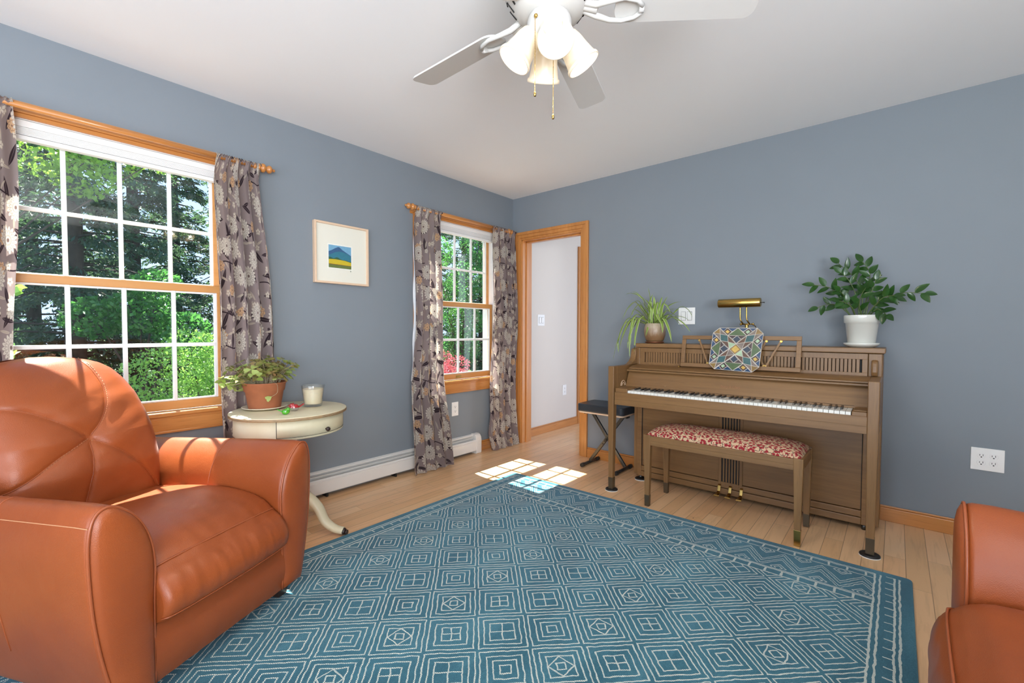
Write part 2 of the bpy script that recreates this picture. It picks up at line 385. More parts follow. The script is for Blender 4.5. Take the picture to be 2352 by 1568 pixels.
def mk_redcloth():
    m, nt, b = new_mat('red_floral_seat_cloth'); v, (x, y, z) = coords(nt)
    def cell(sc, off):
        mv = comb(nt, x+off, y+z*.8+off*.3, 0.0)
        vo = nt.nodes.new('ShaderNodeTexVoronoi'); vo.voronoi_dimensions = '2D'; nt.links.new(mv, vo.inputs['Vector']); vo.inputs['Scale'].default_value = sc
        return E(nt, vo.outputs['Distance']), vo
    w = noise(nt, v, 70, 2); d, vo = cell(42, 0); mk = (d+(w-.5)*.35).lt(.32)
    d2, _ = cell(27, 3.3); ring = (d2+(w-.5)*.5).near(.42, .055); d3, _ = cell(52, 7.7); dots = (d3+(w-.5)*.3).lt(.20)
    c = mix(nt, noise(nt, v, 200, 2), (.50, .33, .19), (.60, .42, .26))
    c = mix(nt, ring, c, (.09, .055, .035)); c = mix(nt, dots, c, (.33, .05, .045)); c = mix(nt, mk, c, (.26, .010, .016))
    setc(nt, b, c); b.inputs['Roughness'].default_value = .85; bump(nt, b, noise(nt, v, 500, 1), .3, .001); return m
M['redcloth'] = mk_redcloth()

# ------------------------------------------------------------------ object helpers
OFF = {}
class MB:
    def __init__(s): s.v = []; s.f = []; s.mi = []; s.sm = []; s.uv = {}
    def face(s, idx, mi=0, sm=False, uv=None):
        s.f.append(tuple(idx)); s.mi.append(mi); s.sm.append(sm)
        if uv: s.uv[len(s.f)-1] = uv
    def box(s, x0, x1, y0, y1, z0, z1, mi=0, mat=None):
        b = len(s.v); P = [Vector(p) for p in ((x0,y0,z0),(x1,y0,z0),(x1,y1,z0),(x0,y1,z0),(x0,y0,z1),(x1,y0,z1),(x1,y1,z1),(x0,y1,z1))]
        if mat: P = [mat@p for p in P]
        s.v += P
        for q in ((0,3,2,1),(4,5,6,7),(0,1,5,4),(1,2,6,5),(2,3,7,6),(3,0,4,7)): s.face([b+i for i in q], mi)
        return s
    def hexa(s, P, mi=0):      # 8 corners, bottom ring then top ring
        b = len(s.v); s.v += [Vector(p) for p in P]
        for q in ((0,3,2,1),(4,5,6,7),(0,1,5,4),(1,2,6,5),(2,3,7,6),(3,0,4,7)): s.face([b+i for i in q], mi)
        return s
    def tube(s, pts, r, seg=8, mi=0, caps=True, closed=False, sm=True, ell=None):
        pts = [Vector(p) for p in pts]; n = len(pts); b = len(s.v)
        rr = r if isinstance(r, (list, tuple)) else [r]*n
        prev = None
        for i, p in enumerate(pts):
            if closed: t = (pts[(i+1) % n]-pts[i-1])
            else: t = pts[min(i+1, n-1)]-pts[max(i-1, 0)]
            t.normalize()
            if prev is None:
                a = Vector((0, 0, 1)) if abs(t.z) < .9 else Vector((1, 0, 0)); nrm = t.cross(a).normalized()
            else:
                nrm = prev-t*prev.dot(t)
                nrm = nrm.normalized() if nrm.length > 1e-6 else t.orthogonal().normalized()
            prev = nrm; bi = t.cross(nrm)
            for k in range(seg):
                an = 2*PI*k/seg; s.v.append(p+(nrm*math.cos(an)+bi*math.sin(an)*(ell or 1))*rr[i])
        m_ = n if closed else n-1
        for i in range(m_):
            for k in range(seg):
                a0 = b+i*seg+k; a1 = b+i*seg+(k+1) % seg; c0 = b+((i+1) % n)*seg+k; c1 = b+((i+1) % n)*seg+(k+1) % seg
                s.face((a0, a1, c1, c0), mi, sm)
        if caps and not closed:
            s.face([b+k for k in range(seg)][::-1], mi); s.face([b+(n-1)*seg+k for k in range(seg)], mi)
        return s
    def lathe(s, prof, c=(0, 0, 0), seg=32, mi=0, sm=True, axis=None, a0=0, a1=2*PI, capb=True, capt=True):
        b = len(s.v); n = len(prof); full = abs(a1-a0-2*PI) < 1e-6; m_ = seg if full else seg+1
        Mx = Vector((0, 0, 1)).rotation_difference(Vector(axis)).to_matrix() if axis else Matrix.Identity(3)
        for (r, z) in prof:
            for k in range(m_):
                an = a0+(a1-a0)*k/seg; s.v.append(Vector(c)+Mx@Vector((r*math.cos(an), r*math.sin(an), z)))
        for i in range(n-1):
            for k in range(seg):
                k2 = (k+1) % m_
                s.face((b+i*m_+k, b+i*m_+k2, b+(i+1)*m_+k2, b+(i+1)*m_+k), mi, sm)
        if full:
            if capb and prof[0][0] > 1e-5: s.face([b+k for k in range(m_)][::-1], mi)
            if capt and prof[-1][0] > 1e-5: s.face([b+(n-1)*m_+k for k in range(m_)], mi)
        return s
    def prism(s, poly, a, b_, axis='y', mi=0, sm=False):   # poly in the two other axes (xz for y, yz for x, xy for z)
        b = len(s.v); n = len(poly)
        for w_ in (a, b_):
            for (p, q) in poly:
                s.v.append(Vector({'y': (p, w_, q), 'x': (w_, p, q), 'z': (p, q, w_)}[axis]))
        for k in range(n):
            k2 = (k+1) % n; s.face((b+k, b+k2, b+n+k2, b+n+k), mi, sm)
        s.face([b+k for k in range(n)][::-1], mi); s.face([b+n+k for k in range(n)], mi)
        return s
    def grid(s, fn, nu, nv, mi=0, sm=True, uv=None, closeu=False):
        b = len(s.v)
        for j in range(nv+1):
            for i in range(nu+1): s.v.append(Vector(fn(i/nu, j/nv)))
        for j in range(nv):
            for i in range(nu):
                a = b+j*(nu+1)+i
                s.face((a, a+1, a+nu+2, a+nu+1), mi, sm, [uv(ii/nu, jj/nv) for ii, jj in ((i, j), (i+1, j), (i+1, j+1), (i, j+1))] if uv else None)
        return s
    def build(s, name, mats, parent=None, bevel=0, subs=0, flip=True, bseg=2, weld=False):
        if not isinstance(mats, (list, tuple)): mats = [mats]
        off = OFF.get(parent.name, Vector()) if parent else Vector()
        me = bpy.data.meshes.new(name); me.from_pydata([tuple(Vector(v)-off) for v in s.v], [], s.f)
        for m_ in mats: me.materials.append(m_ if not isinstance(m_, str) else M[m_])
        me.polygons.foreach_set('material_index', s.mi); me.polygons.foreach_set('use_smooth', s.sm)
        if s.uv:
            l = me.uv_layers.new(name='UVMap')
            for fi, uvs in s.uv.items():
                for li, c in zip(me.polygons[fi].loop_indices, uvs): l.data[li].uv = c
        if flip or weld:
            bm = bmesh.new(); bm.from_mesh(me)
            if weld: bmesh.ops.remove_doubles(bm, verts=bm.verts, dist=1e-5)
            if flip: bmesh.ops.recalc_face_normals(bm, faces=bm.faces)
            bm.to_mesh(me); bm.free()
        me.update()
        o = bpy.data.objects.new(name, me); COL.objects.link(o)
        if parent: o.parent = parent; OFF[o.name] = off
        if bevel:
            bv = o.modifiers.new('bevel', 'BEVEL'); bv.width = bevel; bv.segments = bseg; bv.limit_method = 'ANGLE'; bv.angle_limit = .6; bv.harden_normals = False
        if subs:
            sb = o.modifiers.new('subsurf', 'SUBSURF'); sb.levels = subs; sb.render_levels = subs
        return o
def tag(o, label, cat, group=None):
    o['label'] = label; o['category'] = cat
    if group: o['group'] = group
    return o
def thing(name, label, cat, loc, rotz=0, group=None, local=False):
    o = bpy.data.objects.new(name, None); COL.objects.link(o); o.location = loc; o.rotation_euler = (0, 0, rotz); o.empty_display_size = .1
    OFF[o.name] = Vector() if local else Vector(loc)
    return tag(o, label, cat, group)
def top(o, loc):            # move the origin of a single-mesh thing to loc
    o.data.transform(Matrix.Translation(-Vector(loc))); o.location = loc; OFF[o.name] = Vector(loc); return o
def struct(o): o['kind'] = 'structure'; return o
def sempty(name, loc):
    o = bpy.data.objects.new(name, None); COL.objects.link(o); o.location = loc; OFF[o.name] = Vector(loc); o['kind'] = 'structure'; return o
def dup(root, loc=None, rotz=None, label=None):
    r = root.copy(); COL.objects.link(r)
    if loc is not None: r.location = loc
    if rotz is not None: r.rotation_euler = (0, 0, rotz)
    if label: r['label'] = label
    for ch in list(root.children):
        c = ch.copy(); COL.objects.link(c); c.parent = r
        for g in ch.children:
            d = g.copy(); COL.objects.link(d); d.parent = c
    return r
def catmull(pts, n=8):
    P = [Vector(p) for p in pts]; out = []
    for i in range(len(P)-1):
        p0 = P[max(i-1, 0)]; p1 = P[i]; p2 = P[i+1]; p3 = P[min(i+2, len(P)-1)]
        for k in range(n):
            t = k/n; out.append(.5*((2*p1)+(p2-p0)*t+(2*p0-5*p1+4*p2-p3)*t*t+(3*p1-p0-3*p2+p3)*t**3))
    out.append(P[-1]); return out
def interp(tab, x):
    for (a, fa), (b, fb) in zip(tab, tab[1:]):
        if x <= b: return fa+(fb-fa)*max(0, (x-a)/(b-a))
    return tab[-1][1]

# ------------------------------------------------------------------ room shell
H = 2.44
struct(MB().box(-.15, 4.95, -5.55, 0.13, -.12, 0).build('floor', 'floor'))
struct(MB().box(-.15, 4.95, -5.55, 0.13, H, H+.12).build('ceiling', 'ceil'))
W1, W2, HW = -3.01, -.724, .40          # window centres, half glass width
OH = .455                               # half rough opening
lw = MB()
ys = [-5.55, W1-OH, W1+OH, W2-OH, W2+OH, .13]
for k in range(0, 5, 2): lw.box(-.15, 0, ys[k], ys[k+1], 0, H)
for c in (W1, W2): lw.box(-.15, 0, c-OH, c+OH, 0, .665); lw.box(-.15, 0, c-OH, c+OH, 2.065, H)
struct(lw.build('wall_left', 'wall'))
rw = MB().box(0, .115, 0, .13, 0, H).box(.81, 4.95, 0, .13, 0, H).box(.115, .81, 0, .13, 2.02, H)
struct(rw.build('wall_right', 'wall'))
east = MB().box(4.8, 4.95, -3.6, 0, 0, H).box(4.8, 4.95, -5.4, -5.2, 0, H).box(4.8, 4.95, -5.2, -3.6, 2.2, H)
struct(east.build('wall_east', 'wall'))
south = MB().box(0, .8, -5.55, -5.4, 0, H).box(4.4, 4.95, -5.55, -5.4, 0, H).box(.8, 4.4, -5.55, -5.4, 2.2, H)
struct(south.build('wall_south', 'wall'))
# hallway beyond the cased opening
struct(MB().box(-.13, .02, .13, 4.5, 0, H).build('wall_hall', 'hallwall'))
struct(MB().box(.02, 2.6, 4.5, 4.6, 0, H).build('wall_hall_end', 'hallwall'))
struct(MB().box(-.13, 2.6, .13, 4.6, -.12, 0).build('floor_hall', 'floor'))
struct(MB().box(-.13, 2.6, .13, 4.6, H, H+.12).build('ceiling_hall', 'ceil'))

def board_base(nm, segs, mat):
    mb = MB()
    for (x0, x1, y0, y1) in segs:
        mb.box(x0, x1, y0, y1, 0, .078)
        if abs(x1-x0) > abs(y1-y0): mb.box(x0, x1, y0+.006, y1, .078, .090)
        else: mb.box(x0, x1-.006, y0, y1, .078, .090)
    return struct(mb.build(nm, mat, bevel=.003))
board_base('baseboard_right', [(.886, 4.8, -.018, 0)], 'pine_x')
board_base('baseboard_left', [(0, .018, -.512, -.05)], 'pine_y')
board_base('baseboard_hall', [(.02, .038, .145, 1.178)], 'pine_y')

def casing_u(mb, axis, a0, a1, z0, z1, w, sgn, base, out0=.0):
    """mitred-look casing round an opening: a along wall, built of three stepped strips"""
    for (i0, i1, th) in ((0, .020, .013), (.020, .050, .019), (.050, w, .024)):
        for (p0, p1, q0, q1) in ((a0-i1, a0-i0, z0, z1+i1), (a1+i0, a1+i1, z0, z1+i1), (a0-i0, a1+i0, z1+i0, z1+i1)):
            if axis == 'y': mb.box(min(base, base+sgn*th), max(base, base+sgn*th), p0, p1, q0, q1)
            else: mb.box(p0, p1, min(base, base+sgn*th), max(base, base+sgn*th), q0, q1)
# door opening (cased, no leaf)
d1 = sempty('door_1', (.46, 0, 0))
cs = MB(); casing_u(cs, 'x', .120, .806, 0, 2.015, .078, -1, 0); cs.build('casing', 'pine_z', d1, bevel=.003)
jb = MB().box(.115, .130, -.002, .145, 0, 2.02).box(.796, .81, -.002, .145, 0, 2.02).box(.115, .81, -.002, .145, 2.006, 2.02)
jb.box(.130, .142, .05, .085, 0, 2.006).box(.784, .796, .05, .085, 0, 2.006).box(.13, .796, .05, .085, 1.995, 2.006)
jb.build('jamb', 'pine_z', d1, bevel=.002)
d2 = sempty('door_2', (.02, 1.7, 0))
cs = MB(); casing_u(cs, 'y', 1.255, 2.05, 0, 2.06, .075, 1, .02); cs.build('casing', 'pine_z', d2, bevel=.003)
MB().box(.021, .03, 1.255, 2.05, 0.01, 2.06).build('door_panel', 'pine_z', d2)

# windows
def make_window(n, yc):
    w_ = sempty('window_%d' % n, (0, yc, .67))
    c = MB(); casing_u(c, 'y', yc-OH+.01, yc+OH-.01, .685, 2.055, .066, 1, 0)
    c.build('casing', 'pine_y', w_, bevel=.003)
    MB().box(0, .017, yc-OH-.055, yc+OH+.055, .573, .664).box(0, .022, yc-OH-.055, yc+OH+.055, .573, .586).box(0, .021, yc-OH-.055, yc+OH+.055, .648, .664).build('apron', 'pine_y', w_, bevel=.003)
    MB().box(-.02, .036, yc-OH-.07, yc+OH+.07, .664, .686).box(-.05, -.02, yc-OH, yc+OH, .664, .686).build('window_sill', 'pine_y', w_, bevel=.006)
    j = MB()
    for s in (-1, 1): j.box(-.15, -.002, min(yc+s*OH, yc+s*(OH-.012)), max(yc+s*OH, yc+s*(OH-.012)), .665, 2.065)
    j.box(-.15, -.002, yc-OH, yc+OH, 2.053, 2.065).box(-.15, -.05, yc-OH, yc+OH, .665, .68)
    j.build('jamb_liner', 'white', w_)
    for nm, x0, z0, z1, br, tr in (('sash', -.052, .690, 1.375, .048, .040), ('sash', -.100, 1.340, 2.052, .034, .055)):
        o = OH-.014; f = MB()
        f.box(x0, x0+.034, yc-o, yc+o, z0, z0+br).box(x0, x0+.034, yc-o, yc+o, z1-tr, z1)
        for s in (-1, 1): f.box(x0, x0+.034, min(yc+s*o, yc+s*(HW+.008)), max(yc+s*o, yc+s*(HW+.008)), z0+br, z1-tr)
        sash = f.build(nm, 'sash_y', w_, bevel=.002)
        gz0, gz1 = z0+br, z1-tr; xg = x0+.020
        MB().box(xg-.003, xg+.001, yc-HW-.01, yc+HW+.01, gz0-.003, gz1+.003).build('glass', 'glass', sash)
        mn = MB(); zc = 1.042 if z0 < 1 else 1.675; t = .0095
        for dy in (-.205, 0, .205): mn.box(xg+.001, xg+.016, yc+dy-t, yc+dy+t, gz0, gz1)
        mn.box(xg+.001, xg+.0155, yc-HW, yc+HW, zc-t, zc+t)
        for s in (-1, 1): mn.box(xg+.001, xg+.012, min(yc+s*(HW+.010), yc+s*(HW-.008)), max(yc+s*(HW+.010), yc+s*(HW-.008)), gz0, gz1)
        mn.box(xg+.001, xg+.012, yc-HW, yc+HW, gz0, gz0+.010).box(xg+.001, xg+.012, yc-HW, yc+HW, gz1-.010, gz1)
        mn.build('muntin_grille', 'white', sash, bevel=.003)
        if z0 < 1: MB().box(x0+.034, x0+.042, yc-.03, yc+.03, z0+.020, z0+.024).box(x0+.034, x0+.038, yc-.033, yc+.033, z0+.012, z0+.032).build('sash_lift', 'brass', sash)
    return w_
make_window(1, W1); make_window(2, W2)
def make_blind(yc, label):
    t = thing('window_blind', label, 'blind', (-.03, yc, 1.985), group='raised white blinds')
    MB().box(-.046, -.006, yc-.438, yc+.438, 2.022, 2.052).build('headrail', 'white', t, bevel=.003)
    p = MB()
    for k in range(6): p.box(-.044, -.010, yc-.436, yc+.436, 1.988+k*.0057, 1.988+k*.0057+.0046)
    p.build('pleated_fabric', 'white', t)
    MB().box(-.046, -.008, yc-.438, yc+.438, 1.966, 1.986).build('bottom_rail', 'white', t, bevel=.003)
make_blind(W1, 'white pleated blind raised to the head of the wide window behind the armchair')
make_blind(W2, 'white pleated blind raised to the head of the window nearest the doorway')

# baseboard heater
ht = thing('baseboard_heater', 'white baseboard heater along the wall under the windows', 'heater', (.03, -2.9, 0))
ya, yb = -5.3, -.57
hc = MB().prism([(0, .03), (.003, .03), (.003, .163), (.020, .160), (.021, .157), (.0235, .157), (.0225, .165), (.006, .172), (0, .172)], ya, yb)
hc.build('hood', 'white_metal', ht)
MB().prism([(.058, .036), (.066, .030), (.068, .036), (.0685, .108), (.066, .110), (.0685, .113), (.068, .118), (.0655, .117), (.068, .119), (.066, .126), (.058, .130)], ya, yb).build('front_panel', 'white_metal', ht)
MB().prism([(.038, .142), (.0395, .142), (.0405, .1475), (.039, .1475)], ya, yb).build('damper', 'white_metal', ht)
fn = MB().box(.005, .057, ya, yb, .045, .112); fn.build('heating_element', 'dark', ht)
MB().prism([(0, .0), (.066, .0), (.0705, .01), (.0715, .12), (.066, .150), (.050, .172), (.03, .180), (0, .180)], -.585, -.52).build('end_cap', 'white_metal', ht, bevel=.003)
for y in [-.9-.55*i for i in range(8)]: MB().box(.0, .060, y, y+.012, 0, .05).build('bracket', 'dark', ht)

# ------------------------------------------------------------------ switches and outlets
def plate(name, label, cat, plane, a0, a1, z0, z1, base, kind, group=None):
    """plane 'x': lies on x=base facing +x; plane 'y': on y=base facing -y"""
    c = ((a0+a1)/2, (z0+z1)/2)
    loc = (base, c[0], c[1]) if plane == 'x' else (c[0], base, c[1])
    t = thing(name, label, cat, loc, group=group)
    def bx(a, b, q, r, d0, d1, nm, mt, mb=None, bevel=0):
        mb = mb or MB()
        if plane == 'x': mb.box(base+d0, base+d1, a, b, q, r)
        else: mb.box(a, b, base-d1, base-d0, q, r)
        return mb.build(nm, mt, t, bevel=bevel) if nm else mb
    bx(a0, a1, z0, z1, 0, .006, 'cover_plate', 'plate', bevel=.002)
    cols = [c[0]] if kind in ('outlet', 'rocker') else [c[0]-.023, c[0]+.023]
    for cx in cols:
        if kind in ('rockers', 'rocker'):
            fr = bx(cx-.0175, cx+.0175, c[1]-.034, c[1]+.034, .0055, .0075, 'switch_frame', 'grey_line')
            rk = MB()
            s = .0075
            if plane == 'y': rk.hexa([(cx-.0145, base-s-.001, c[1]-.031), (cx+.0145, base-s-.001, c[1]-.031), (cx+.0145, base-.004, c[1]-.031), (cx-.0145, base-.004, c[1]-.031), (cx-.0145, base-s-.005, c[1]+.031), (cx+.0145, base-s-.005, c[1]+.031), (cx+.0145, base-.004, c[1]+.031), (cx-.0145, base-.004, c[1]+.031)])
            else: rk.hexa([(base+.004, cx-.0145, c[1]-.031), (base+s+.001, cx-.0145, c[1]-.031), (base+s+.001, cx+.0145, c[1]-.031), (base+.004, cx+.0145, c[1]-.031), (base+.004, cx-.0145, c[1]+.031), (base+s+.005, cx-.0145, c[1]+.031), (base+s+.005, cx+.0145, c[1]+.031), (base+.004, cx+.0145, c[1]+.031)])
            rk.build('rocker', 'plate', t)
        else:
            for dz in (-.0195, .0195):
                q = MB(); ax = (1, 0, 0) if plane == 'x' else (0, -1, 0)
                ctr = (base+.006, cx, c[1]+dz) if plane == 'x' else (cx, base-.006, c[1]+dz)
                prof = [(.0168, 0), (.0168, .0012), (.0155, .0022)]
                b0 = len(q.v); q.lathe(prof, ctr, 24, axis=ax, sm=False)
                for i, v in enumerate(q.v):
                    v.z = ctr[2]+max(-.0135, min(.0135, v.z-ctr[2]))
                r_ = q.build('receptacle', 'plate', t)
                sl = MB()
                for (u, zz, ww, hh) in ((-.0062, .003, .0011, .0042), (.0062, .003, .0011, .0050), (0, -.0075, .0028, .0026)):
                    a_, z_ = cx+u, c[1]+dz+zz
                    if plane == 'x': sl.box(base+.0075, base+.0086, a_-ww, a_+ww, z_-hh, z_+hh)
                    else: sl.box(a_-ww, a_+ww, base-.0086, base-.0075, z_-hh, z_+hh)
                sl.build('slot', 'dark', r_)
    return t
plate('light_switch', 'white double rocker light switch on the blue wall beside the spider plant', 'light switch', 'y', 1.680, 1.804, 1.175, 1.302, 0, 'rockers')
plate('light_switch', 'white double rocker switch on the pale hallway wall through the doorway', 'light switch', 'x', .385, .510, 1.178, 1.299, .02, 'rockers')
plate('wall_outlet', 'wide white plate with four sockets on the blue wall right of the piano', 'outlet', 'y', 3.278, 3.404, .380, .500, 0, 'outlets')
plate('wall_outlet', 'white outlet under the small window between the two curtains', 'outlet', 'x', -.825, -.749, .370, .492, 0, 'outlet')
plate('wall_outlet', 'white outlet low on the pale hallway wall through the doorway', 'outlet', 'x', .870, .945, .375, .495, .02, 'outlet')

# ------------------------------------------------------------------ framed picture
pf = thing('framed_picture', 'small landscape print with wide cream mat in a pale wood frame', 'picture', (0, -1.85, 1.44))
y0, y1, z0, z1 = -2.050, -1.650, 1.442, 1.854
f = MB(); t = .014
f.box(.001, .032, y0, y0+t, z0, z1).box(.001, .032, y1-t, y1, z0, z1).box(.001, .032, y0+t, y1-t, z0, z0+t).box(.001, .032, y0+t, y1-t, z1-t, z1)
f.build('frame', 'cane', pf, bevel=.002)
MB().box(.004, .018, y0+t, y1-t, z0+t, z1-t).build('mat_board', 'mat', pf)
pm = [plain('print_'+n, c, .6, var=.12, scale=60) for n, c in (('sky', (.16, .36, .52)), ('peak', (.035, .10, .22)), ('ridge', (.03, .17, .24)), ('trees', (.03, .10, .05)), ('field', (.55, .42, .02)), ('grass', (.12, .16, .04)), ('margin', (.80, .79, .72)), ('soil', (.20, .09, .02)))]
u0, u1, w0, w1 = -1.948, -1.782, 1.552, 1.706
pr = MB()
def pq(pts, mi, x): 
    b = len(pr.v); pr.v += [Vector((x, u0+(u1-u0)*a, w0+(w1-w0)*c)) for a, c in pts]; pr.face([b+i for i in range(len(pts))], mi)
pq([(-.05, -.05), (1.05, -.05), (1.05, 1.05), (-.05, 1.05)], 6, .0186)
pq([(0, 0), (1, 0), (1, 1), (0, 1)], 0, .0190)
pq([(0, .3), (1, .3), (1, .60), (.8, .72), (.6, .83), (.48, .93), (.42, .94), (.3, .88), (.12, .76), (0, .70)], 1, .0192)
pq([(0, .3), (1, .3), (1, .56), (.85, .66), (.7, .72), (.5, .75), (.3, .70), (.12, .60), (0, .54)], 2, .0194)
pq([(0, .25), (1, .25), (1, .34), (.9, .34), (.8, .37), (.6, .38), (.5, .41), (.42, .46), (.35, .48), (.28, .44), (.2, .41), (.08, .46), (0, .46)], 3, .0196)
pq([(0, .14), (1, .14), (1, .30), (.7, .36), (.3, .38), (0, .36)], 4, .0198)
pq([(0, .12), (1, .12), (1, .15), (0, .17)], 7, .0200)
pq([(0, 0), (1, 0), (1, .13), (0, .14)], 5, .0201)
for a in (1.00, 1.02): pr.box(.0186, .0192, u0+(u1-u0)*(a-.04), u0+(u1-u0)*(a-.028), w0-.018, w0-.010, 3)
pr.build('print', pm, pf, flip=False)

# ------------------------------------------------------------------ curtain rods and curtains
def make_rod(yc, half, label):
    t = thing('curtain_rod', label, 'curtain rod', (.075, yc, 2.085), group='wooden curtain rods')
    MB().tube([(.075, yc-half+.06, 2.085), (.075, yc+half-.06, 2.085)], .0135, 14).build('rod', 'pine_y', t)
    prof = [(.0135, 0), (.018, .004), (.018, .010), (.013, .014), (.013, .017), (.021, .021), (.024, .030), (.021, .039), (.010, .046), (.0145, .052), (.020, .060), (.021, .068), (.016, .077), (.007, .082), (.0075, .088), (.0085, .093), (.004, .098), (0, .099)]
    prof = [(r*1.12, z) for r, z in prof]
    for s in (-1, 1):
        MB().lathe(prof, (.075, yc+s*(half-.099), 2.085), 20, axis=(0, s, 0)).build('finial', 'pine_y', t)
        yy = yc+s*(half-.115)
        MB().box(0, .010, yy-.014, yy+.014, 2.055, 2.115).box(.01, .068, yy-.007, yy+.007, 2.062, 2.076).tube([(.075, yy-.007, 2.085), (.075, yy+.007, 2.085)], .0175, 14).build('bracket', 'pine_y', t)
make_rod(-3.01, .70, 'turned wooden curtain rod over the wide window behind the armchair')
make_rod(-.724, .640, 'turned wooden curtain rod over the window nearest the doorway')

def make_curtain(keys, label, seed, n, wid=1.15, lining=None):
    """keys: list of (z, y0, y1, x, amp) from top to bottom"""
    rnd = random.Random(seed); ph = rnd.random()*6; ph2 = rnd.random()*6
    def K(z, i): return interp([(-k[0], k[i]) for k in keys], -z)
    ztop, zbot = keys[0][0], keys[-1][0]
    def fn(u, v):
        z = ztop+(zbot-ztop)*v
        a, b, x, am = K(z, 1), K(z, 2), K(z, 3), K(z, 4)
        nn = n*2*PI
        f1 = math.sin(nn*u+ph+.5*math.sin(2.3*z+ph2)); f2 = math.sin(nn*1.9*u+ph2+1.1*z)
        tg = max(0, 1-abs(z-ztop)/.10)
        am2 = am*(1-.75*tg)
        s = u+.25/n*math.sin(nn*u+ph+PI/2)*(1-tg)*.55
        gather = .004*tg*math.sin(nn*4.1*u+ph)
        px = x+am2*(.75*f1+.33*f2*(1-tg))+gather+.012*tg*tg
        py = a+(b-a)*s+.010*math.sin(5*z+ph)*(1-tg)
        if z > ztop-.02: px = .075+.019
        if v < 1e-6: px = .075
        return (max(px, .006), py, z+(.004*math.sin(nn*4.1*u) if v < .03 else 0)+(.012*math.sin(nn*u+ph) if v > .999 and zbot < .1 else 0))
    off = seed*.37
    mb = MB(); mb.grid(fn, 120, 130, 0, True, uv=lambda u, v: (off+u*wid, off*.6-(ztop-zbot)*v))
    t = thing('curtain', label, 'curtain', (.075, (keys[-1][1]+keys[-1][2])/2, zbot), group='floral curtains')
    o = mb.build('cloth', 'curtain', t, flip=False)
    # rod pocket, gathered round the back of the rod
    def pk(u, v):
        an = PI*(.5-v*1.25); yy = keys[0][1]+(keys[0][2]-keys[0][1])*u
        rr = .0175+.002*math.sin(n*4.1*2*PI*u)
        return (.075+rr*math.cos(an), yy, 2.085+rr*math.sin(an))
    MB().grid(lambda u, v: (.075+(.018+.0022*math.sin(n*4.1*2*PI*u+ph))*math.cos(PI*.15+v*PI*1.5), keys[0][1]+(keys[0][2]-keys[0][1])*u, 2.085+(.018+.0022*math.sin(n*4.1*2*PI*u+ph))*math.sin(PI*.15+v*PI*1.5)), 90, 14, 0, True, uv=lambda u, v: (off+u*wid, off*.6+.05*v)).build('rod_pocket', 'curtain', t, flip=False)
    if lining:
        l0 = lining
        MB().grid(lambda u, v: (.030+.006*math.sin(v*23)+.02*u, K(ztop-.03+(.75-ztop)*v, 1)+.036+.03*u+.022*v*v, ztop-.03+(.75-ztop)*v), 3, 60, 0).build('lining', 'lining', t, flip=False)
    return t
make_curtain([(2.105, -2.62, -2.39, .075, .016), (1.95, -2.640, -2.385, .09, .026), (1.5, -2.648, -2.355, .10, .030), (1.05, -2.63, -2.325, .105, .030), (.5, -2.625, -2.31, .115, .030), (.03, -2.63, -2.29, .125, .03)],
             'floral curtain at the right side of the wide window behind the potted table', 1, 4.5)
make_curtain([(2.105, -3.66, -3.375, .075, .016), (1.6, -3.67, -3.385, .10, .026), (1.0, -3.67, -3.393, .105, .028), (.03, -3.68, -3.40, .12, .03)],
             'floral curtain at the left edge of the photo beside the wide window', 2, 4)
make_curtain([(2.105, -1.265, -.995, .075, .016), (1.9, -1.285, -1.00, .09, .026), (1.15, -1.300, -1.01, .10, .028), (.7, -1.335, -.985, .11, .030), (.35, -1.35, -.95, .135, .036), (.06, -1.375, -.955, .165, .042), (.012, -1.37, -.96, .175, .042)],
             'long floral curtain left of the small window with its hem on the floor', 3, 4.5, lining=1)
make_curtain([(2.105, -.385, -.045, .075, .014), (1.9, -.395, -.035, .085, .022), (1.15, -.405, -.030, .095, .026), (.6, -.425, -.035, .10, .028), (.34, -.43, -.04, .105, .030), (.16, -.475, -.05, .12, .038), (.012, -.44, -.05, .135, .042)],
             'floral curtain in the corner between the small window and the doorway', 4, 4.5)

# ------------------------------------------------------------------ rug
def rounded_rect(x0, x1, y0, y1, r, n=6):
    out = []
    for cx, cy, a in ((x1-r, y1-r, 0), (x0+r, y1-r, 90), (x0+r, y0+r, 180), (x1-r, y0+r, 270)):
        for k in range(n+1):
            t = math.radians(a+90*k/n); out.append((cx+r*math.cos(t), cy+r*math.sin(t)))
    return out
rug = MB().prism(rounded_rect(.700, 3.035, -3.84, -.79, .022), .0005, .0115, 'z').build('rug', 'rug', bevel=.004)
tag(rug, 'large teal wool rug with cream nested diamonds on the maple floor', 'rug')

# ------------------------------------------------------------------ piano
pn = thing('piano', 'brown spinet piano against the blue wall with open keyboard', 'piano', (2.16, -.30, 0))
px, pz_, py_ = 'piano_x', 'piano_z', 'piano_y'
XL, XR = 1.425, 2.905
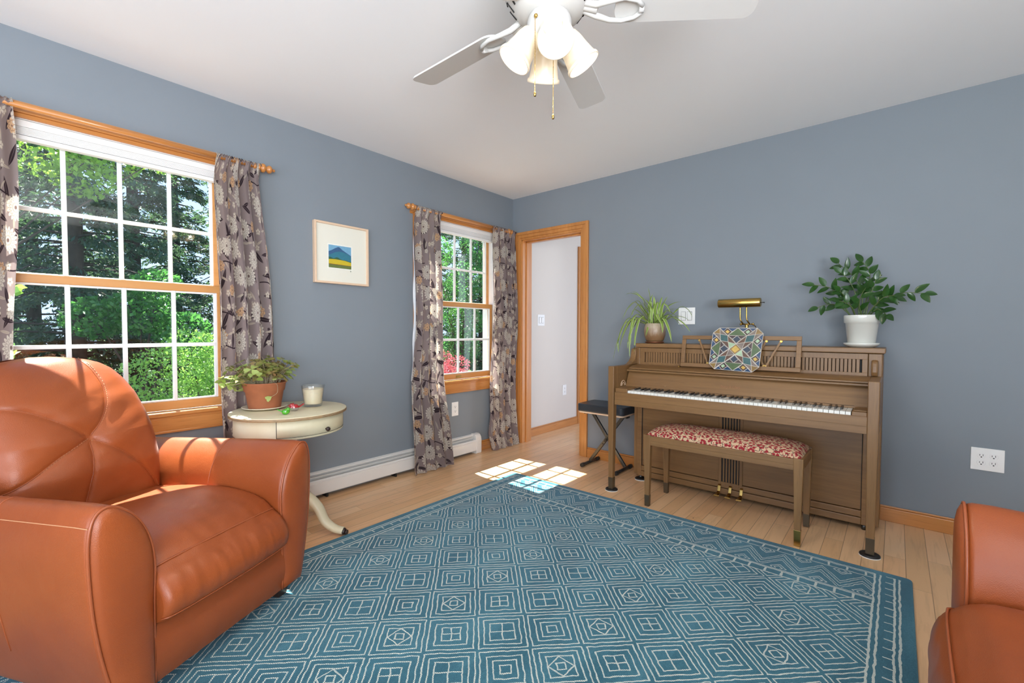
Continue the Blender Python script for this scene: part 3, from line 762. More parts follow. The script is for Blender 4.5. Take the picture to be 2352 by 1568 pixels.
# body
MB().box(XL+.01, XL+.055, -.235, -.025, .030, .995).build('side_panel', pz_, pn, bevel=.003)
MB().box(XR-.05, XR, -.255, -.025, .030, .995).build('side_panel', pz_, pn, bevel=.003)
MB().box(XL+.05, XR-.045, -.06, -.030, .04, .995).build('back_panel', px, pn)
MB().box(1.470, 2.915, -.300, -.022, 1.003, 1.032).build('lid', px, pn, bevel=.004)
lp = MB()
lp.box(1.478, 1.512, -.272, -.232, .030, .62).box(2.826, 2.856, -.272, -.232, .030, .62)          # stiles
lp.box(1.512, 2.826, -.262, -.240, .112, .62).box(1.512, 2.826, -.270, -.235, .072, .109).box(1.512, 2.826, -.274, -.235, .030, .069)
lp.build('lower_panel', px, pn, bevel=.003)
MB().box(2.8225, 2.8265, -.2635, -.2615, .112, .60).build('panel_groove', 'dark', pn)
MB().box(1.513, 1.517, -.2635, -.2615, .112, .60).build('panel_groove', 'dark', pn)
cg = MB().box(2.062, 2.080, -.272, -.258, .092, .60).box(2.192, 2.210, -.272, -.258, .092, .60).box(2.08, 2.192, -.272, -.258, .092, .112)
for k in range(6): cg.box(2.0895+k*.0175, 2.0985+k*.0175, -.270, -.258, .112, .60)
cg.build('centre_grille', pz_, pn, bevel=.0015)
MB().box(2.080, 2.192, -.2635, -.262, .112, .56).build('grille_back', 'dark', pn)
# keybed, key slip, blocks
kb = MB().box(1.478, 2.856, -.640, -.612, .614, .700).box(1.478, 2.856, -.612, -.245, .614, .655)
kb.box(1.478, 2.856, -.6425, -.640, .614, .649).box(1.478, 2.856, -.6425, -.640, .653, .698)
kb.build('keybed', px, pn, bevel=.0025)
MB().box(1.567, 2.793, -.612, -.47, .655, .700).box(1.567, 2.793, -.4775, -.47, .70, .729).build('shaded_key_frame', 'dark', pn)  # bed under the keys coloured dark to give the shade in the gaps
MB().box(1.478, 1.567, -.630, -.455, .655, .728).build('key_block', px, pn, bevel=.004)
MB().box(2.793, 2.856, -.630, -.455, .655, .720).box(2.80, 2.856, -.622, -.50, .720, .727).build('key_block', px, pn, bevel=.004)
# keys
wk = MB().box(0, .0219, -.150, 0, -.024, 0).build('white_key', 'ivory', pn, bevel=.001)
wk.location = Vector((1.5695, -.478, .716))-OFF[pn.name]
# vertices were shifted by the root offset: undo that for this small shared mesh
wk.data.transform(Matrix.Translation(OFF[pn.name]))
bk = MB().hexa([(-.0055, -.095, -.01), (.0055, -.095, -.01), (.0055, 0, -.01), (-.0055, 0, -.01), (-.0045, -.086, .0115), (.0045, -.086, .0115), (.0045, 0, .0115), (-.0045, 0, .0115)]).build('black_key', 'black_key', pn, bevel=.001)
bk.data.transform(Matrix.Translation(OFF[pn.name]))
first_b = True
for k in range(52):
    if k:
        c = wk.copy(); COL.objects.link(c); c.parent = pn; c.location.x = wk.location.x+k*.0235
    note = (k+5) % 7            # 0=C; the first white key is A
    if note in (0, 1, 3, 4, 5) and k < 51:
        sh = {0: -.0015, 1: .0015, 3: -.002, 4: 0, 5: .002}[note]
        loc = Vector((1.5695+(k+1)*.0235-.0005+sh, -.478, .716))-OFF[pn.name]
        if first_b: bk.location = loc; first_b = False
        else:
            c = bk.copy(); COL.objects.link(c); c.parent = pn; c.location = loc
# fallboard and ledge
fb = MB().hexa([(1.478, -.478, .722), (2.856, -.478, .722), (2.856, -.462, .722), (1.478, -.462, .722), (1.478, -.425, .832), (2.856, -.425, .832), (2.856, -.409, .832), (1.478, -.409, .832)])
fb.box(1.478, 2.856, -.486, -.460, .716, .728)
fb.build('fallboard', px, pn, bevel=.002)
MB().box(1.472, 2.858, -.452, -.400, .833, .845).build('fallboard_hinge', px, pn, bevel=.003)
sh = MB().prism([(-.430, .847), (-.430, .856), (-.400, .866), (-.352, .874), (-.260, .876), (-.240, .847)], 1.478, 2.856, 'x')
sh.build('music_shelf', px, pn, bevel=.002)
# upper grille panel: frame with many slats
ug = MB()
ug.box(1.500, 2.840, -.286, -.262, .874, .893).box(1.500, 2.840, -.286, -.262, .968, 1.000).box(1.500, 1.535, -.286, -.262, .893, .968).box(2.815, 2.840, -.286, -.262, .893, .968)
x = 1.5385
x += .004
while x < 2.806: ug.box(x, x+.0148, -.282, -.262, .890, .970); x += .0186
ug.build('slatted_panel', pz_, pn, bevel=.0012)
MB().box(1.53, 2.82, -.268, -.262, .890, .970).build('slat_backing', 'dark', pn)
# end columns, scrolled cheeks, arms
for s, xa, xb in ((0, 1.452, 1.498), (1, 2.842, 2.902)):
    MB().box(xa, xb, -.284, -.240, .874, 1.001).build('end_post', pz_, pn, bevel=.003)
    sc_ = [(-.284, .995), (-.300, .990), (-.308, .970), (-.312, .945), (-.325, .920), (-.350, .900), (-.385, .884), (-.430, .876), (-.284, .876)]
    if s == 0: MB().prism(sc_, 1.437, 1.478, 'x').build('scroll', py_, pn, bevel=.004)
    else:
        MB().prism([(-.284, .965), (-.300, .968), (-.316, .955), (-.322, .93), (-.322, .90), (-.315, .878), (-.284, .876)], 2.856, 2.886, 'x').build('scroll', py_, pn, bevel=.008)
for nm, xa, xb in (('arm', 1.425, 1.470), ('arm', 2.856, 2.904)):
    MB().prism([(-.593, .62), (-.245, .62), (-.245, .876), (-.593, .876)], xa, xb, 'x').build(nm, py_, pn, bevel=.005)
def taper(name, mat, parent, x0, x1, y0, y1, z0, z1, k, z_f=None, fm=None, bev=.003, ztop=None):
    cx, cy = (x0+x1)/2, (y0+y1)/2; hx, hy = (x1-x0)/2, (y1-y0)/2
    def ring(z):
        f = k+(1-k)*(z-z0)/(z1-z0); return [(cx-hx*f, cy-hy*f, z), (cx+hx*f, cy-hy*f, z), (cx+hx*f, cy+hy*f, z), (cx-hx*f, cy+hy*f, z)]
    q_ = MB(); q_.v = [Vector(p) for p in ring(z0)+ring(z1)]
    q_.face((0, 3, 2, 1)); n_ = 4
    for a_ in range(4): q_.face((a_, (a_+1) % 4, 4+(a_+1) % 4, 4+a_))
    if ztop:
        q_.v += [Vector((p[0], p[1], ztop)) for p in ring(z1)]
        for a_ in range(4): q_.face((4+a_, 4+(a_+1) % 4, 8+(a_+1) % 4, 8+a_))
        q_.face((8, 9, 10, 11))
    else: q_.face((4, 5, 6, 7))
    o = q_.build(name, mat, parent, bevel=bev)
    if z_f:
        r0 = [(p[0]+(p[0]-cx)*.05, p[1]+(p[1]-cy)*.05, p[2]) for p in ring(z0)]; r1 = [(p[0]+(p[0]-cx)*.05, p[1]+(p[1]-cy)*.05, p[2]) for p in ring(z_f)]
        MB().hexa(r0+r1).build('ferrule', fm, o, bevel=.001)
    return o
M['ferrule_dark'] = plain('dark_bronze', (.10, .075, .045), .4, .5)
for xa, xb in ((1.427, 1.470), (2.856, 2.902)):
    taper('leg', pz_, pn, xa, xb, -.640, -.592, .014, .62, .72, .095, 'ferrule_dark', ztop=.877)
# carved loop on the left cheek
q = MB()
for r in (.030, .018):
    q.tube([(1.4725, -.500+r*math.cos(a)*1.2, .732+r*math.sin(a)*1.25) for a in [PI*i/14 for i in range(15)]], .0022, 6)
q.build('carved_loop', 'cane', pn)
# pedals
for cx in (2.072, 2.140, 2.208):
    pts = catmull([(cx, -.264, .092), (cx, -.282, .086), (cx, -.291, .066), (cx, -.300, .046), (cx, -.322, .037), (cx, -.350, .036)], 5)
    pw = MB(); ws = []
    b = 0
    for i, p in enumerate(pts):
        t = i/(len(pts)-1); hw = .0085+.008*max(0, t-.55)/.45; th = .0045
        pw.v += [Vector((p.x-hw, p.y, p.z-th)), Vector((p.x+hw, p.y, p.z-th)), Vector((p.x+hw, p.y, p.z+th)), Vector((p.x-hw, p.y, p.z+th))]
        if i:
            a = (i-1)*4
            for k in range(4): pw.face((a+k, a+(k+1) % 4, a+4+(k+1) % 4, a+4+k), 0, False)
    pw.face((3, 2, 1, 0)); n_ = len(pw.v); pw.face((n_-4, n_-3, n_-2, n_-1))
    pw.build('pedal', 'brass', pn, bevel=.003)
# faint worn maker's lettering on the fallboard
tcv = bpy.data.curves.new('maker_lettering', 'FONT'); tcv.body = 'Story & Clark'; tcv.size = .024; tcv.extrude = .0003; tcv.align_x = 'CENTER'; tcv.space_character = .88
to = bpy.data.objects.new('maker_lettering', tcv); COL.objects.link(to); to.parent = pn
ang = math.atan2(.110, .053); to.rotation_euler = (ang, 0, 0); to.location = Vector((2.175, -.4562, .768))-OFF[pn.name]
tm = bpy.data.meshes.new_from_object(to); tm.materials.clear(); tm.materials.append(plain('worn_gold_leaf', (.27, .12, .05), .5, var=.8, scale=220))
to2 = bpy.data.objects.new('lettering', tm); COL.objects.link(to2); to2.parent = pn; to2.location = to.location; to2.rotation_euler = to.rotation_euler; bpy.data.objects.remove(to)
# music desk
def deskp(x, z, d=0): return Vector((x, -.345+(z-.877)*.2-d, z))
def bar(mb, a, b, w, th=.012, d=0):
    A, B = deskp(*a, d), deskp(*b, d); t = (B-A).normalized(); nrm = Vector((0, -1, .2)).normalized(); s = t.cross(nrm).normalized()*w/2; n = nrm*th/2
    mb.hexa([A-s-n, A+s-n, A+s+n, A-s+n, B-s-n, B+s-n, B+s+n, B-s+n])
dk = MB()
x0, x1, z0, z1, w_ = 1.823, 2.530, .880, 1.093, .026
bar(dk, (x0, z0+.013), (x1, z0+.013), w_); bar(dk, (x0, z1-.013), (x1, z1-.013), w_)
bar(dk, (x0+.013, z0+.026), (x0+.013, z1-.026), w_); bar(dk, (x1-.013, z0+.026), (x1-.013, z1-.026), w_)
desk = dk.build('music_desk', px, pn, bevel=.002)
for a, b in (((1.935, 1.070), (2.004, .903)), ((2.095, 1.070), (2.010, .903)), ((2.020, 1.070), (2.10, .903)), ((2.425, 1.070), (2.345, .903)), ((2.255, 1.070), (2.338, .903)), ((2.345, 1.070), (2.26, .903))):
    st = MB(); bar(st, a, b, .011, .006); st.build('desk_strut', 'piano_z', desk, bevel=.001)
q = MB()
for a, b in (((1.935, 1.066), (1.939, 1.056)), ((2.425, 1.066), (2.421, 1.056)), ((2.341, .903), (2.346, .912)), ((2.339, .903), (2.334, .912)), ((2.004, .903), (1.999, .915)), ((2.345, 1.066), (2.341, 1.056))):
    bar(q, a, b, .013, .009)
q.box(1.812, 1.822, -.36, -.33, .876, .884)
q.build('brass_tip', 'brass', desk)

# stained glass panel leaning on the music desk
sgc = [Vector((x, -.368+.2*(z-.87)-.006, z)) for x, z in ((2.040, 1.143), (2.325, 1.143), (2.318, .880), (2.025, .878))]
corners = [Vector((2.034, -.315, 1.143)), Vector((2.330, -.315, 1.146)), Vector((2.318, -.366, .870)), Vector((2.022, -.366, .876))]
def sg(u, v, d=0):
    a = (u+1)/2; b = (1-v)/2
    p = (corners[0]*(1-a)+corners[1]*a)*(1-b)+(corners[3]*(1-a)+corners[2]*a)*b
    rot = math.radians(-1.0); c = (corners[0]+corners[2])/2; dx, dz = p.x-c.x, p.z-c.z
    X = c.x+dx*math.cos(rot)-dz*math.sin(rot); Z = c.z+dx*math.sin(rot)+dz*math.cos(rot)
    return Vector((X, -.382+.19*(Z-.86)-d, Z))
def gl(n, c, r=.12): 
    return plain('stained_'+n, c, r, var=.35, scale=45, coat=.5)
SG = [gl('blue', (.020, .055, .125)), gl('green', (.075, .125, .045)), gl('teal', (.025, .095, .095)), gl('brown', (.11, .048, .022)), gl('pink', (.19, .145, .115)), gl('navy', (.02, .035, .06)), gl('yellow', (.62, .40, .08)), gl('mint', (.38, .52, .33)), gl('amber', (.25, .15, .04)), gl('plum', (.055, .030, .028))]
t_ = thing('stained_glass_panel', 'octagonal stained glass panel of many coloured pieces leaning on the music desk', 'stained glass', tuple(sg(0, -1)))
pieces = []   # (polygon, material)
def rot4(pts, k):
    for _ in range(k): pts = [(v, -u) for u, v in pts]
    return pts
def mir(pts): return [(-u, v) for u, v in pts]
A_, B_, D_, E_, Cn = (-.38, .64), (-.64, .38), (-.33, .33), (-.70, .70), (0, .25)
for k in range(4):
    add = lambda P_, m_: pieces.append((rot4(P_, k), m_))
    add([(0, 1), (.38, .64), (-.38, .64)], 1)
    dm = [(-.42, 1), (-.22, .82), (-.38, .64), (-.60, .82)]
    add(dm, 9); add([(.5*a+.5*-.405, .5*b+.5*.82) for a, b in dm], 7 if k % 2 else 6)
    add(mir(dm), 9); add([(-(.5*a+.5*-.405), .5*b+.5*.82) for a, b in dm], 6 if k % 2 else 7)
    for P_ in ([(-.75, 1), (-.42, 1), (-.60, .82)], [(-.42, 1), (0, 1), (-.22, .82)]): add(P_, 0); add(mir(P_), 0)
    add([(-.75, 1), (-1, .75), E_], 8)
    for P_ in ([(-.75, 1), E_, A_], ): add(P_, 4); add(mir(P_), 4)
    add([E_, A_, D_, B_], 2)
    add([A_, D_, Cn], 3); add(mir([A_, D_, Cn]), 3)
    add([(0, .64), (-.17, .47), (0, .27), (.17, .47)], 5)
    add([A_, (0, .64), (-.17, .47)], 9); add(mir([A_, (0, .64), (-.17, .47)]), 9)
    add([D_, Cn, (-.25, 0)], 7 if k in (0, 2) else 4)
pieces.append(([(0, .25), (.25, 0), (0, -.25), (-.25, 0)], 8)); pieces.append(([(0, .17), (.17, 0), (0, -.17), (-.17, 0)], 6))
g = MB(); ld = MB(); seen = set()
for n_, (P_, m_) in enumerate(pieces):
    lay = .0020 if m_ in (6, 7) and len(P_) == 4 and n_ else 0
    b = len(g.v); g.v += [sg(u, v, .002+lay) for u, v in P_]+[sg(u, v, -.002) for u, v in P_]; n = len(P_)
    g.face([b+i for i in range(n)], m_); g.face([b+n+i for i in range(n)][::-1], m_)
    for i in range(n):
        a, c = P_[i], P_[(i+1) % n]; key = tuple(sorted(((round(a[0], 2), round(a[1], 2)), (round(c[0], 2), round(c[1], 2)))))
        if key in seen or lay: continue
        seen.add(key); ld.tube([sg(*a, .003), sg(*c, .003)], .0017, 5, sm=False)
g.build('coloured_glass', SG, t_, flip=False)
M['came'] = plain('pale_lead_came', (.62, .57, .50), .45, .3)
ld.build('lead_came', 'came', t_)

# piano lamp
lm = thing('piano_lamp', 'brass piano lamp with tubular shade standing on the piano lid', 'lamp', (2.196, -.16, 1.032))
MB().lathe([(.0, 0), (.027, 0), (.029, .002), (.029, .257), (.027, .259), (0, .259)], (2.026, -.20, 1.312), 32, axis=(1, 0, 0)).build('lamp_shade', 'brass', lm)
MB().tube([(2.285, -.20, 1.310), (2.303, -.20, 1.310)], .0022, 8).lathe([(0, 0), (.004, .001), (.004, .006), (0, .008)], (2.30, -.20, 1.310), 10, axis=(1, 0, 0)).build('switch', 'black', lm)
a_ = MB()
for dx in (0, .039): a_.tube(catmull([(2.161+dx, -.195, 1.286), (2.161+dx, -.193, 1.24), (2.162+dx, -.19, 1.205), (2.168+dx, -.185, 1.188), (2.176+dx, -.17, 1.172)], 5), .0045, 10)
a_.build('arm', 'brass', lm)
MB().tube([(2.160, -.165, 1.171), (2.234, -.165, 1.171)], .0045, 10).lathe([(0, -.008), (.007, -.006), (.007, .006), (0, .008)], (2.160, -.165, 1.171), 12).lathe([(0, -.008), (.007, -.006), (.007, .006), (0, .008)], (2.234, -.165, 1.171), 12).build('pivot', 'brass', lm)
MB().tube(catmull([(2.234, -.165, 1.171), (2.250, -.15, 1.145), (2.245, -.12, 1.09), (2.23, -.09, 1.037)], 5), .0028, 8).build('cord', 'brass', lm)
MB().lathe([(.045, 0), (.047, .004), (.040, .010), (.016, .016), (.010, .03), (.009, .085), (.012, .10), (.013, .112), (.010, .125), (.012, .132), (.008, .139), (0, .140)], (2.196, -.165, 1.032), 24).build('base', 'brass', lm)

# furniture coasters
def coaster(x, y, label):
    o = MB().lathe([(.0, .0005), (.040, .0005), (.043, .004), (.0425, .010), (.038, .0130), (.030, .0125), (.028, .0120), (0, .0120)], (x, y, 0), 32, 0)
    o.lathe([(.0415, .0002), (.0445, .0002), (.0450, .0035), (.0425, .0040)], (x, y, 0), 32, 1, capb=False, capt=False)
    o = o.build('furniture_coaster', ['black', 'plate']); tag(o, label, 'coaster', 'round black furniture coasters'); top(o, (x, y, 0)); return o
coaster(1.4485, -.616, 'round black coaster under the left front leg of the piano')
coaster(2.879, -.616, 'round black coaster under the right front leg of the piano')
coaster(1.505, -.262, 'round black coaster under the lower left corner of the piano case')
MB_ = MB().tube([(1.505, -.262, .0125), (1.505, -.262, .032)], .012, 12).build('caster', 'steel', pn)
for a, b in ((2.84, -.10), (1.505, -.10), (2.84, -.25)): MB().tube([(a, b, 0), (a, b, .032)], .012, 12).build('caster', 'steel', pn)

# ------------------------------------------------------------------ piano bench
bn = thing('piano_bench', 'wooden piano bench with red floral padded seat in front of the piano', 'bench', (2.17, -.57, 0))
x0, x1, y0, y1 = 1.740, 2.608, -.748, -.396
fr = MB().box(x0+.008, x1-.008, y0+.004, y0+.024, .398, .458).box(x0+.008, x1-.008, y1-.024, y1-.004, .398, .458).box(x0+.004, x0+.024, y0+.02, y1-.02, .398, .458).box(x1-.024, x1-.004, y0+.02, y1-.02, .398, .458)
fr.box(x0+.005, x1-.005, y0+.0025, y0+.006, .426, .457).box(x1-.006, x1-.0025, y0+.005, y1-.005, .426, .457)
fr.build('apron', 'piano_x', bn, bevel=.0025)
for k, (xx, yy) in enumerate(((x0, y0), (x1-.046, y0), (x0, y1-.042), (x1-.046, y1-.042))):
    taper('leg', 'piano_z', bn, xx, xx+.046, yy, yy+.042, .0015, .462, .58, .075 if k != 1 else .085, 'ferrule_dark' if k != 1 else 'brass')
def cush(u, v):
    a = u*2-1; b = v*2-1; ex = 1-abs(a)**5; ey = 1-abs(b)**3.2
    h = .058*(max(0, ex)**.40)*(max(0, ey)**.5)
    sq = 1+.004*math.sin(a*19)*math.sin(b*9)
    return (x0+.012+(x1-x0-.024)*u, y0+.012+(y1-y0-.024)*v, .459+h*sq)
MB().grid(cush, 90, 44).build('seat_cushion', 'redcloth', bn, flip=False)

# ------------------------------------------------------------------ folding keyboard bench
xb = thing('keyboard_bench', 'black folding keyboard bench with crossed legs left of the piano', 'bench', (1.16, -.16, 0))
MB().prism(rounded_rect(.953, 1.372, -.300, -.022, .035), .462, .526, 'z').build('seat', 'vinyl', xb, bevel=.010, bseg=3)
MB().prism(rounded_rect(.958, 1.367, -.295, -.027, .035), .452, .463, 'z').build('seat_board', 'cane', xb)
for dy, (a, b) in ((-.010, ((1.010, .03), (1.305, .430))), (.014, ((1.316, .03), (1.020, .430)))):
    l = MB()
    A, B = Vector((a[0], -.158+dy, a[1])), Vector((b[0], -.158+dy, b[1])); t = (B-A).normalized(); s = t.cross(Vector((0, 1, 0)))*.012; n = Vector((0, 1, 0))*.011
    l.hexa([A-s-n, A+s-n, A+s+n, A-s+n, B-s-n, B+s-n, B+s+n, B-s+n]); l.build('crossed_leg', 'steel', xb, bevel=.002)
q = MB()
for k in (-.05, -.02, .02, .05): q.tube([(1.163+k*.6, -.185, .232+k*.8), (1.163+k*.6, -.165, .232+k*.8)], .005, 8)
q.tube([(1.163, -.19, .232), (1.163, -.135, .232)], .009, 10); q.build('pivot_bolt', 'black', xb)
for xx, ya_, yb_ in ((1.005, -.298, .0), (1.322, -.318, -.024)):
    MB().tube([(xx, ya_+.01, .0165), (xx, yb_-.022, .0165)], .0125, 12).build('foot_bar', 'black', xb)
    MB().tube([(xx, ya_, .0165), (xx, ya_+.04, .0165)], .016, 12).build('rubber_cap', 'black', xb)
    MB().tube([(xx, yb_-.060, .0165), (xx, yb_-.020, .0165)], .016, 12).build('rubber_cap', 'black', xb)
MB().box(.985, 1.345, -.185, -.125, .428, .4525).build('seat_bracket', 'steel', xb)
MB().lathe([(0, 0), (.012, .002), (.014, .008), (.012, .014), (0, .016)], (1.003, -.24, .436), 12).tube([(1.003, -.245, .444), (1.035, -.245, .446)], .006, 8).build('lock_knob', 'black', xb)

# ------------------------------------------------------------------ leather armchairs
def superp(a, p): return max(0.0, 1-abs(a)**p)
def make_chair(label, loc, rotz, group=None, wide=0, nm='armchair'):
    """local frame: x forward, y to the chair's left; origin at the floor under the left front leg's inner corner"""
    t = thing(nm, label, nm, loc, rotz, group, local=True)
    cy = -.305+wide/2; X2 = wide/2; KW = (.236+X2)/.236
    # arms: profile in (y,z) for the left (+y) arm, mirrored for the other
    prof = [(-.057, .085), (-.057, .20), (-.058, .34), (-.062, .44), (-.056, .50), (-.040, .555), (-.012, .605), (.022, .640), (.050, .657), (.074, .656), (.092, .638), (.102, .603), (.106, .55), (.104, .47), (.097, .37), (.083, .27), (.065, .18), (.048, .105), (.038, .085)]
    prof = [(p.x, p.y) for p in catmull([(a, b, 0) for a, b in prof], 3)]
    for s in (1, -1):
        Y = lambda y: -.305+s*(y+.305)+(wide if s > 0 else 0)
        n = len(prof); mb = MB()
        xs = [(-.86, .93, .0), (-.82, .97, 0), (-.6, .985, 0), (-.4, .99, .0), (-.2, 1, 0), (-.05, 1, 0), (-.012, .995, .0), (.0, .975, 0)]
        cY, cZ = .02, .36
        for (x, k, _) in xs:
            for (y, z) in prof:
                dz = -.028*max(0, (-x-.05)/.8)*max(0, (z-.2)/.45)
                mb.v.append(Vector((x, Y(cY+(y-cY)*k), cZ+(z-cZ)*k+dz)))
        for i in range(len(xs)-1):
            for k in range(n):
                k2 = (k+1) % n; mb.face((i*n+k, i*n+k2, (i+1)*n+k2, (i+1)*n+k), 0, True)
        mb.face([k for k in range(n)]); mb.face([(len(xs)-1)*n+k for k in range(n)])
        arm = mb.build('armrest', 'leather', t)
        fpn = MB(); rings = [(.962, .0), (.90, .010), (.75, .017), (.5, .022), (.25, .024), (.02, .025)]
        spine = [((.0, .12), (.012, .50))]
        def toward(y, z, k):
            zc = max(.16, min(.56, z)); yc = .000+.025*(zc-.16)/.38
            return yc+(y-yc)*k, zc+(z-zc)*k
        for (k, x) in rings:
            for (y, z) in prof:
                a, b = toward(y, z, k); fpn.v.append(Vector((x, Y(a), b)))
        for i in range(len(rings)-1):
            for k in range(n):
                k2 = (k+1) % n; fpn.face((i*n+k, i*n+k2, (i+1)*n+k2, (i+1)*n+k), 0, True)
        fpn.face([(len(rings)-1)*n+k for k in range(n)])
        fpn.build('front_panel', 'leather', arm)
        pts = [(.004, Y(cY+(y-cY)*.985), cZ+(z-cZ)*.985) for y, z in prof]
        MB().tube(pts, .0042, 7).build('piping', 'piping', arm)
        # stitched seam across the top of the arm, and down the outer side
        sx = -.36
        MB().tube([(sx, Y(cY+(y-cY)*.994), cZ+(z-cZ)*.994-.011*max(0, (z-.2)/.45)) for y, z in prof[2:48]], .0016, 5).build('seam', 'piping', arm)
        zr = [(x, Y(.1005), .612-.028*max(0, (-x-.05)/.8)*.92) for x in [-.0-.05*i for i in range(16)]]
        MB().tube(zr, .0016, 5).build('seam', 'thread', arm)
    # base and front rail
    ya_, yb_ = cy-.252-X2, cy+.252+X2
    bs = MB().box(-.84, -.045, ya_-.005, yb_+.005, .085, .262); bs.build('base', 'leather', t)
    MB().grid(lambda u, v: (-.020+.034*math.sin(PI*(.12+.80*v))+.003*math.sin(u*50)*(v-.5)**2, ya_+(yb_-ya_)*u, .082+.20*v), 40, 14).build('front_rail', 'leather', t, flip=False)
    # seat cushion
    profc = [(-.66, .40), (-.62, .455), (-.45, .480), (-.28, .490), (-.14, .478), (-.06, .455), (-.024, .428), (-.014, .420), (.018, .400), (.046, .366), (.058, .330), (.052, .296), (.034, .274), (.010, .264), (-.10, .258), (-.66, .258)]
    pc = [(p.x, p.y) for p in catmull([(a, b, 0) for a, b in profc], 4)]
    mb = MB(); ns = 40; n = len(pc); hw = .2475+X2
    for j in range(ns+1):
        s_ = (j/ns)*2-1; e = superp(s_, 14)**.5; c_ = 1-abs(s_)**2.2
        for (x, z) in pc:
            if wide: x = (x if x < -.014 else -.014+(x+.014)*.42)+(.062 if x > -.1 or z < .26 and x > -.2 else 0)
            zz = .262+(z-.262)*(.90+.10*e)+(0.012*c_ if x < .0 and z > .4 else 0)
            xx = x if x < -.1 else x-.018*(1-e)+.012*c_-.004
            wr = .0022*mnoise.noise(Vector((x*9+3, s_*6, z*9)))+(.0011*math.sin(s_*46+5*mnoise.noise(Vector((s_*4, z*8, 0)))) if x > .01 and z < .40 else 0)
            mb.v.append(Vector((xx+wr*1.3, cy+hw*s_*(.985+.015*e), zz+wr)))
    for j in range(ns):
        for k in range(n):
            k2 = (k+1) % n; mb.face((j*n+k, j*n+k2, (j+1)*n+k2, (j+1)*n+k), 0, True)
    mb.face(range(n)); mb.face([ns*n+k for k in range(n)])
    seat = mb.build('seat_cushion', 'leather', t)
    for (zt, xt) in ((.4225, -.016), (.2830, .044 if not wide else .012)):
        xt += .062 if wide else 0
        pts = []
        for j in range(ns+1):
            s_ = (j/ns)*2-1; e = superp(s_, 14)**.5; c_ = 1-abs(s_)**2.2
            pts.append((xt-.018*(1-e)+.012*c_-.002, cy+hw*s_*.995, .262+(zt-.262)*(.90+.10*e)+(0.010*c_ if zt > .4 else 0)))
        MB().tube(pts, .0030 if zt > .4 else .002, 6).build('piping', 'piping', seat)
    # backrest: leaning pillow with a five-way tufted seam
    halfw = [(.25, .240), (.40, .250), (.55, .258), (.66, .260), (.78, .256), (.86, .246), (.92, .230), (.96, .208), (.985, .178), (1.0, .140), (1.012, .07), (1.016, .03)]
    def lean(z): return interp([(.25, -.635), (.42, -.640), (.60, -.655), (.72, -.690), (.86, -.765), (1.016, -.875)], z)
    tuft = (0.0, .716)
    seams = [catmull(q_, 6) for q_ in ([(0, .716, 0), (.062, .79, 0), (.102, .88, 0), (.108, .95, 0), (.100, 1.005, 0)], [(0, .716, 0), (.095, .64, 0), (.175, .54, 0), (.235, .42, 0)], [(0, .716, 0), (-.020, .61, 0), (-.060, .47, 0), (-.09, .36, 0)],
             [(0, .716, 0), (-.085, .79, 0), (-.165, .84, 0), (-.245, .862, 0)], [(0, .716, 0), (-.10, .675, 0), (-.19, .62, 0), (-.255, .58, 0)])]
    def sdist(y, z):
        best = 9
        for sp_ in seams:
            for a, b in zip(sp_, sp_[1:]):
                ab = b-a; ap = Vector((y-a.x, z-a.y, 0)); k = max(0, min(1, ap.dot(ab)/max(1e-9, ab.length_squared))); best = min(best, (ap-ab*k).length)
        return best
    def front(y, z, hw_):
        a = y/hw_ if hw_ > 0 else 0; bz = (z-.25)/(1.016-.25)*2-1
        e = (superp(a, 4.2)**.42)*(superp(max(bz, -.8) if bz < 0 else bz, 5)**.40)
        crown = .105*e
        r = math.hypot(y-tuft[0], z-tuft[1]); d = sdist(y, z)
        dep = .022*math.exp(-(r/.045)**2)+.007*math.exp(-(d/.006)**2)+.005*math.exp(-(d/.028)**2)
        wr = .003*mnoise.noise(Vector((y*11, z*11, 2)))+.0035*mnoise.noise(Vector((y*5+z*3, z*22-y*8, 5)))
        return lean(z)+crown-.02-dep*e**.5+wr*e
    NU, NV = 110, 120
    def fz(v): return .25+(1.016-.25)*(1-(1-v)**1.25)
    def ff(u, v):
        z = fz(v); h = interp(halfw, z); a = math.sin((u-.5)*PI); y = h*a
        return (front(y, z, h+.002), cy+y*KW, z)
    def fbk(u, v):
        z = fz(v); h = interp(halfw, z); a = math.sin((u-.5)*PI); y = h*a; aa = y/(h+.002); bz = (z-.25)/(1.016-.25)*2-1
        e = (superp(aa, 4)**.4)*(superp(bz if bz > 0 else 0, 4)**.4)
        return (lean(z)-.02-.10*e, cy+y*KW, z)
    mb = MB(); mb.grid(ff, NU, NV); mb.grid(fbk, NU, 40)
    back = mb.build('backrest', 'leather', t, flip=True)
    for sp_ in seams:
        L = []
        for p in sp_[1:]:
            h = interp(halfw, p.y)
            if abs(p.x) < h: L.append((front(p.x, p.y, h+.002)+.001, cy+p.x*KW, p.y))
        if len(L) > 2: MB().tube(L, .0019, 5).build('seam', 'piping', back)
        L2 = [(a+.0005, b+.0075, c+.003) for a, b, c in L]
        th = MB()
        for a, b in zip(L2, L2[1:]):
            A, B = Vector(a), Vector(b); nseg = max(1, int((B-A).length/.008))
            for k in range(nseg):
                p = A.lerp(B, (k+.15)/nseg); q2 = A.lerp(B, (k+.75)/nseg); th.tube([p, q2], .0009, 4)
        th.build('stitching', 'thread', back)
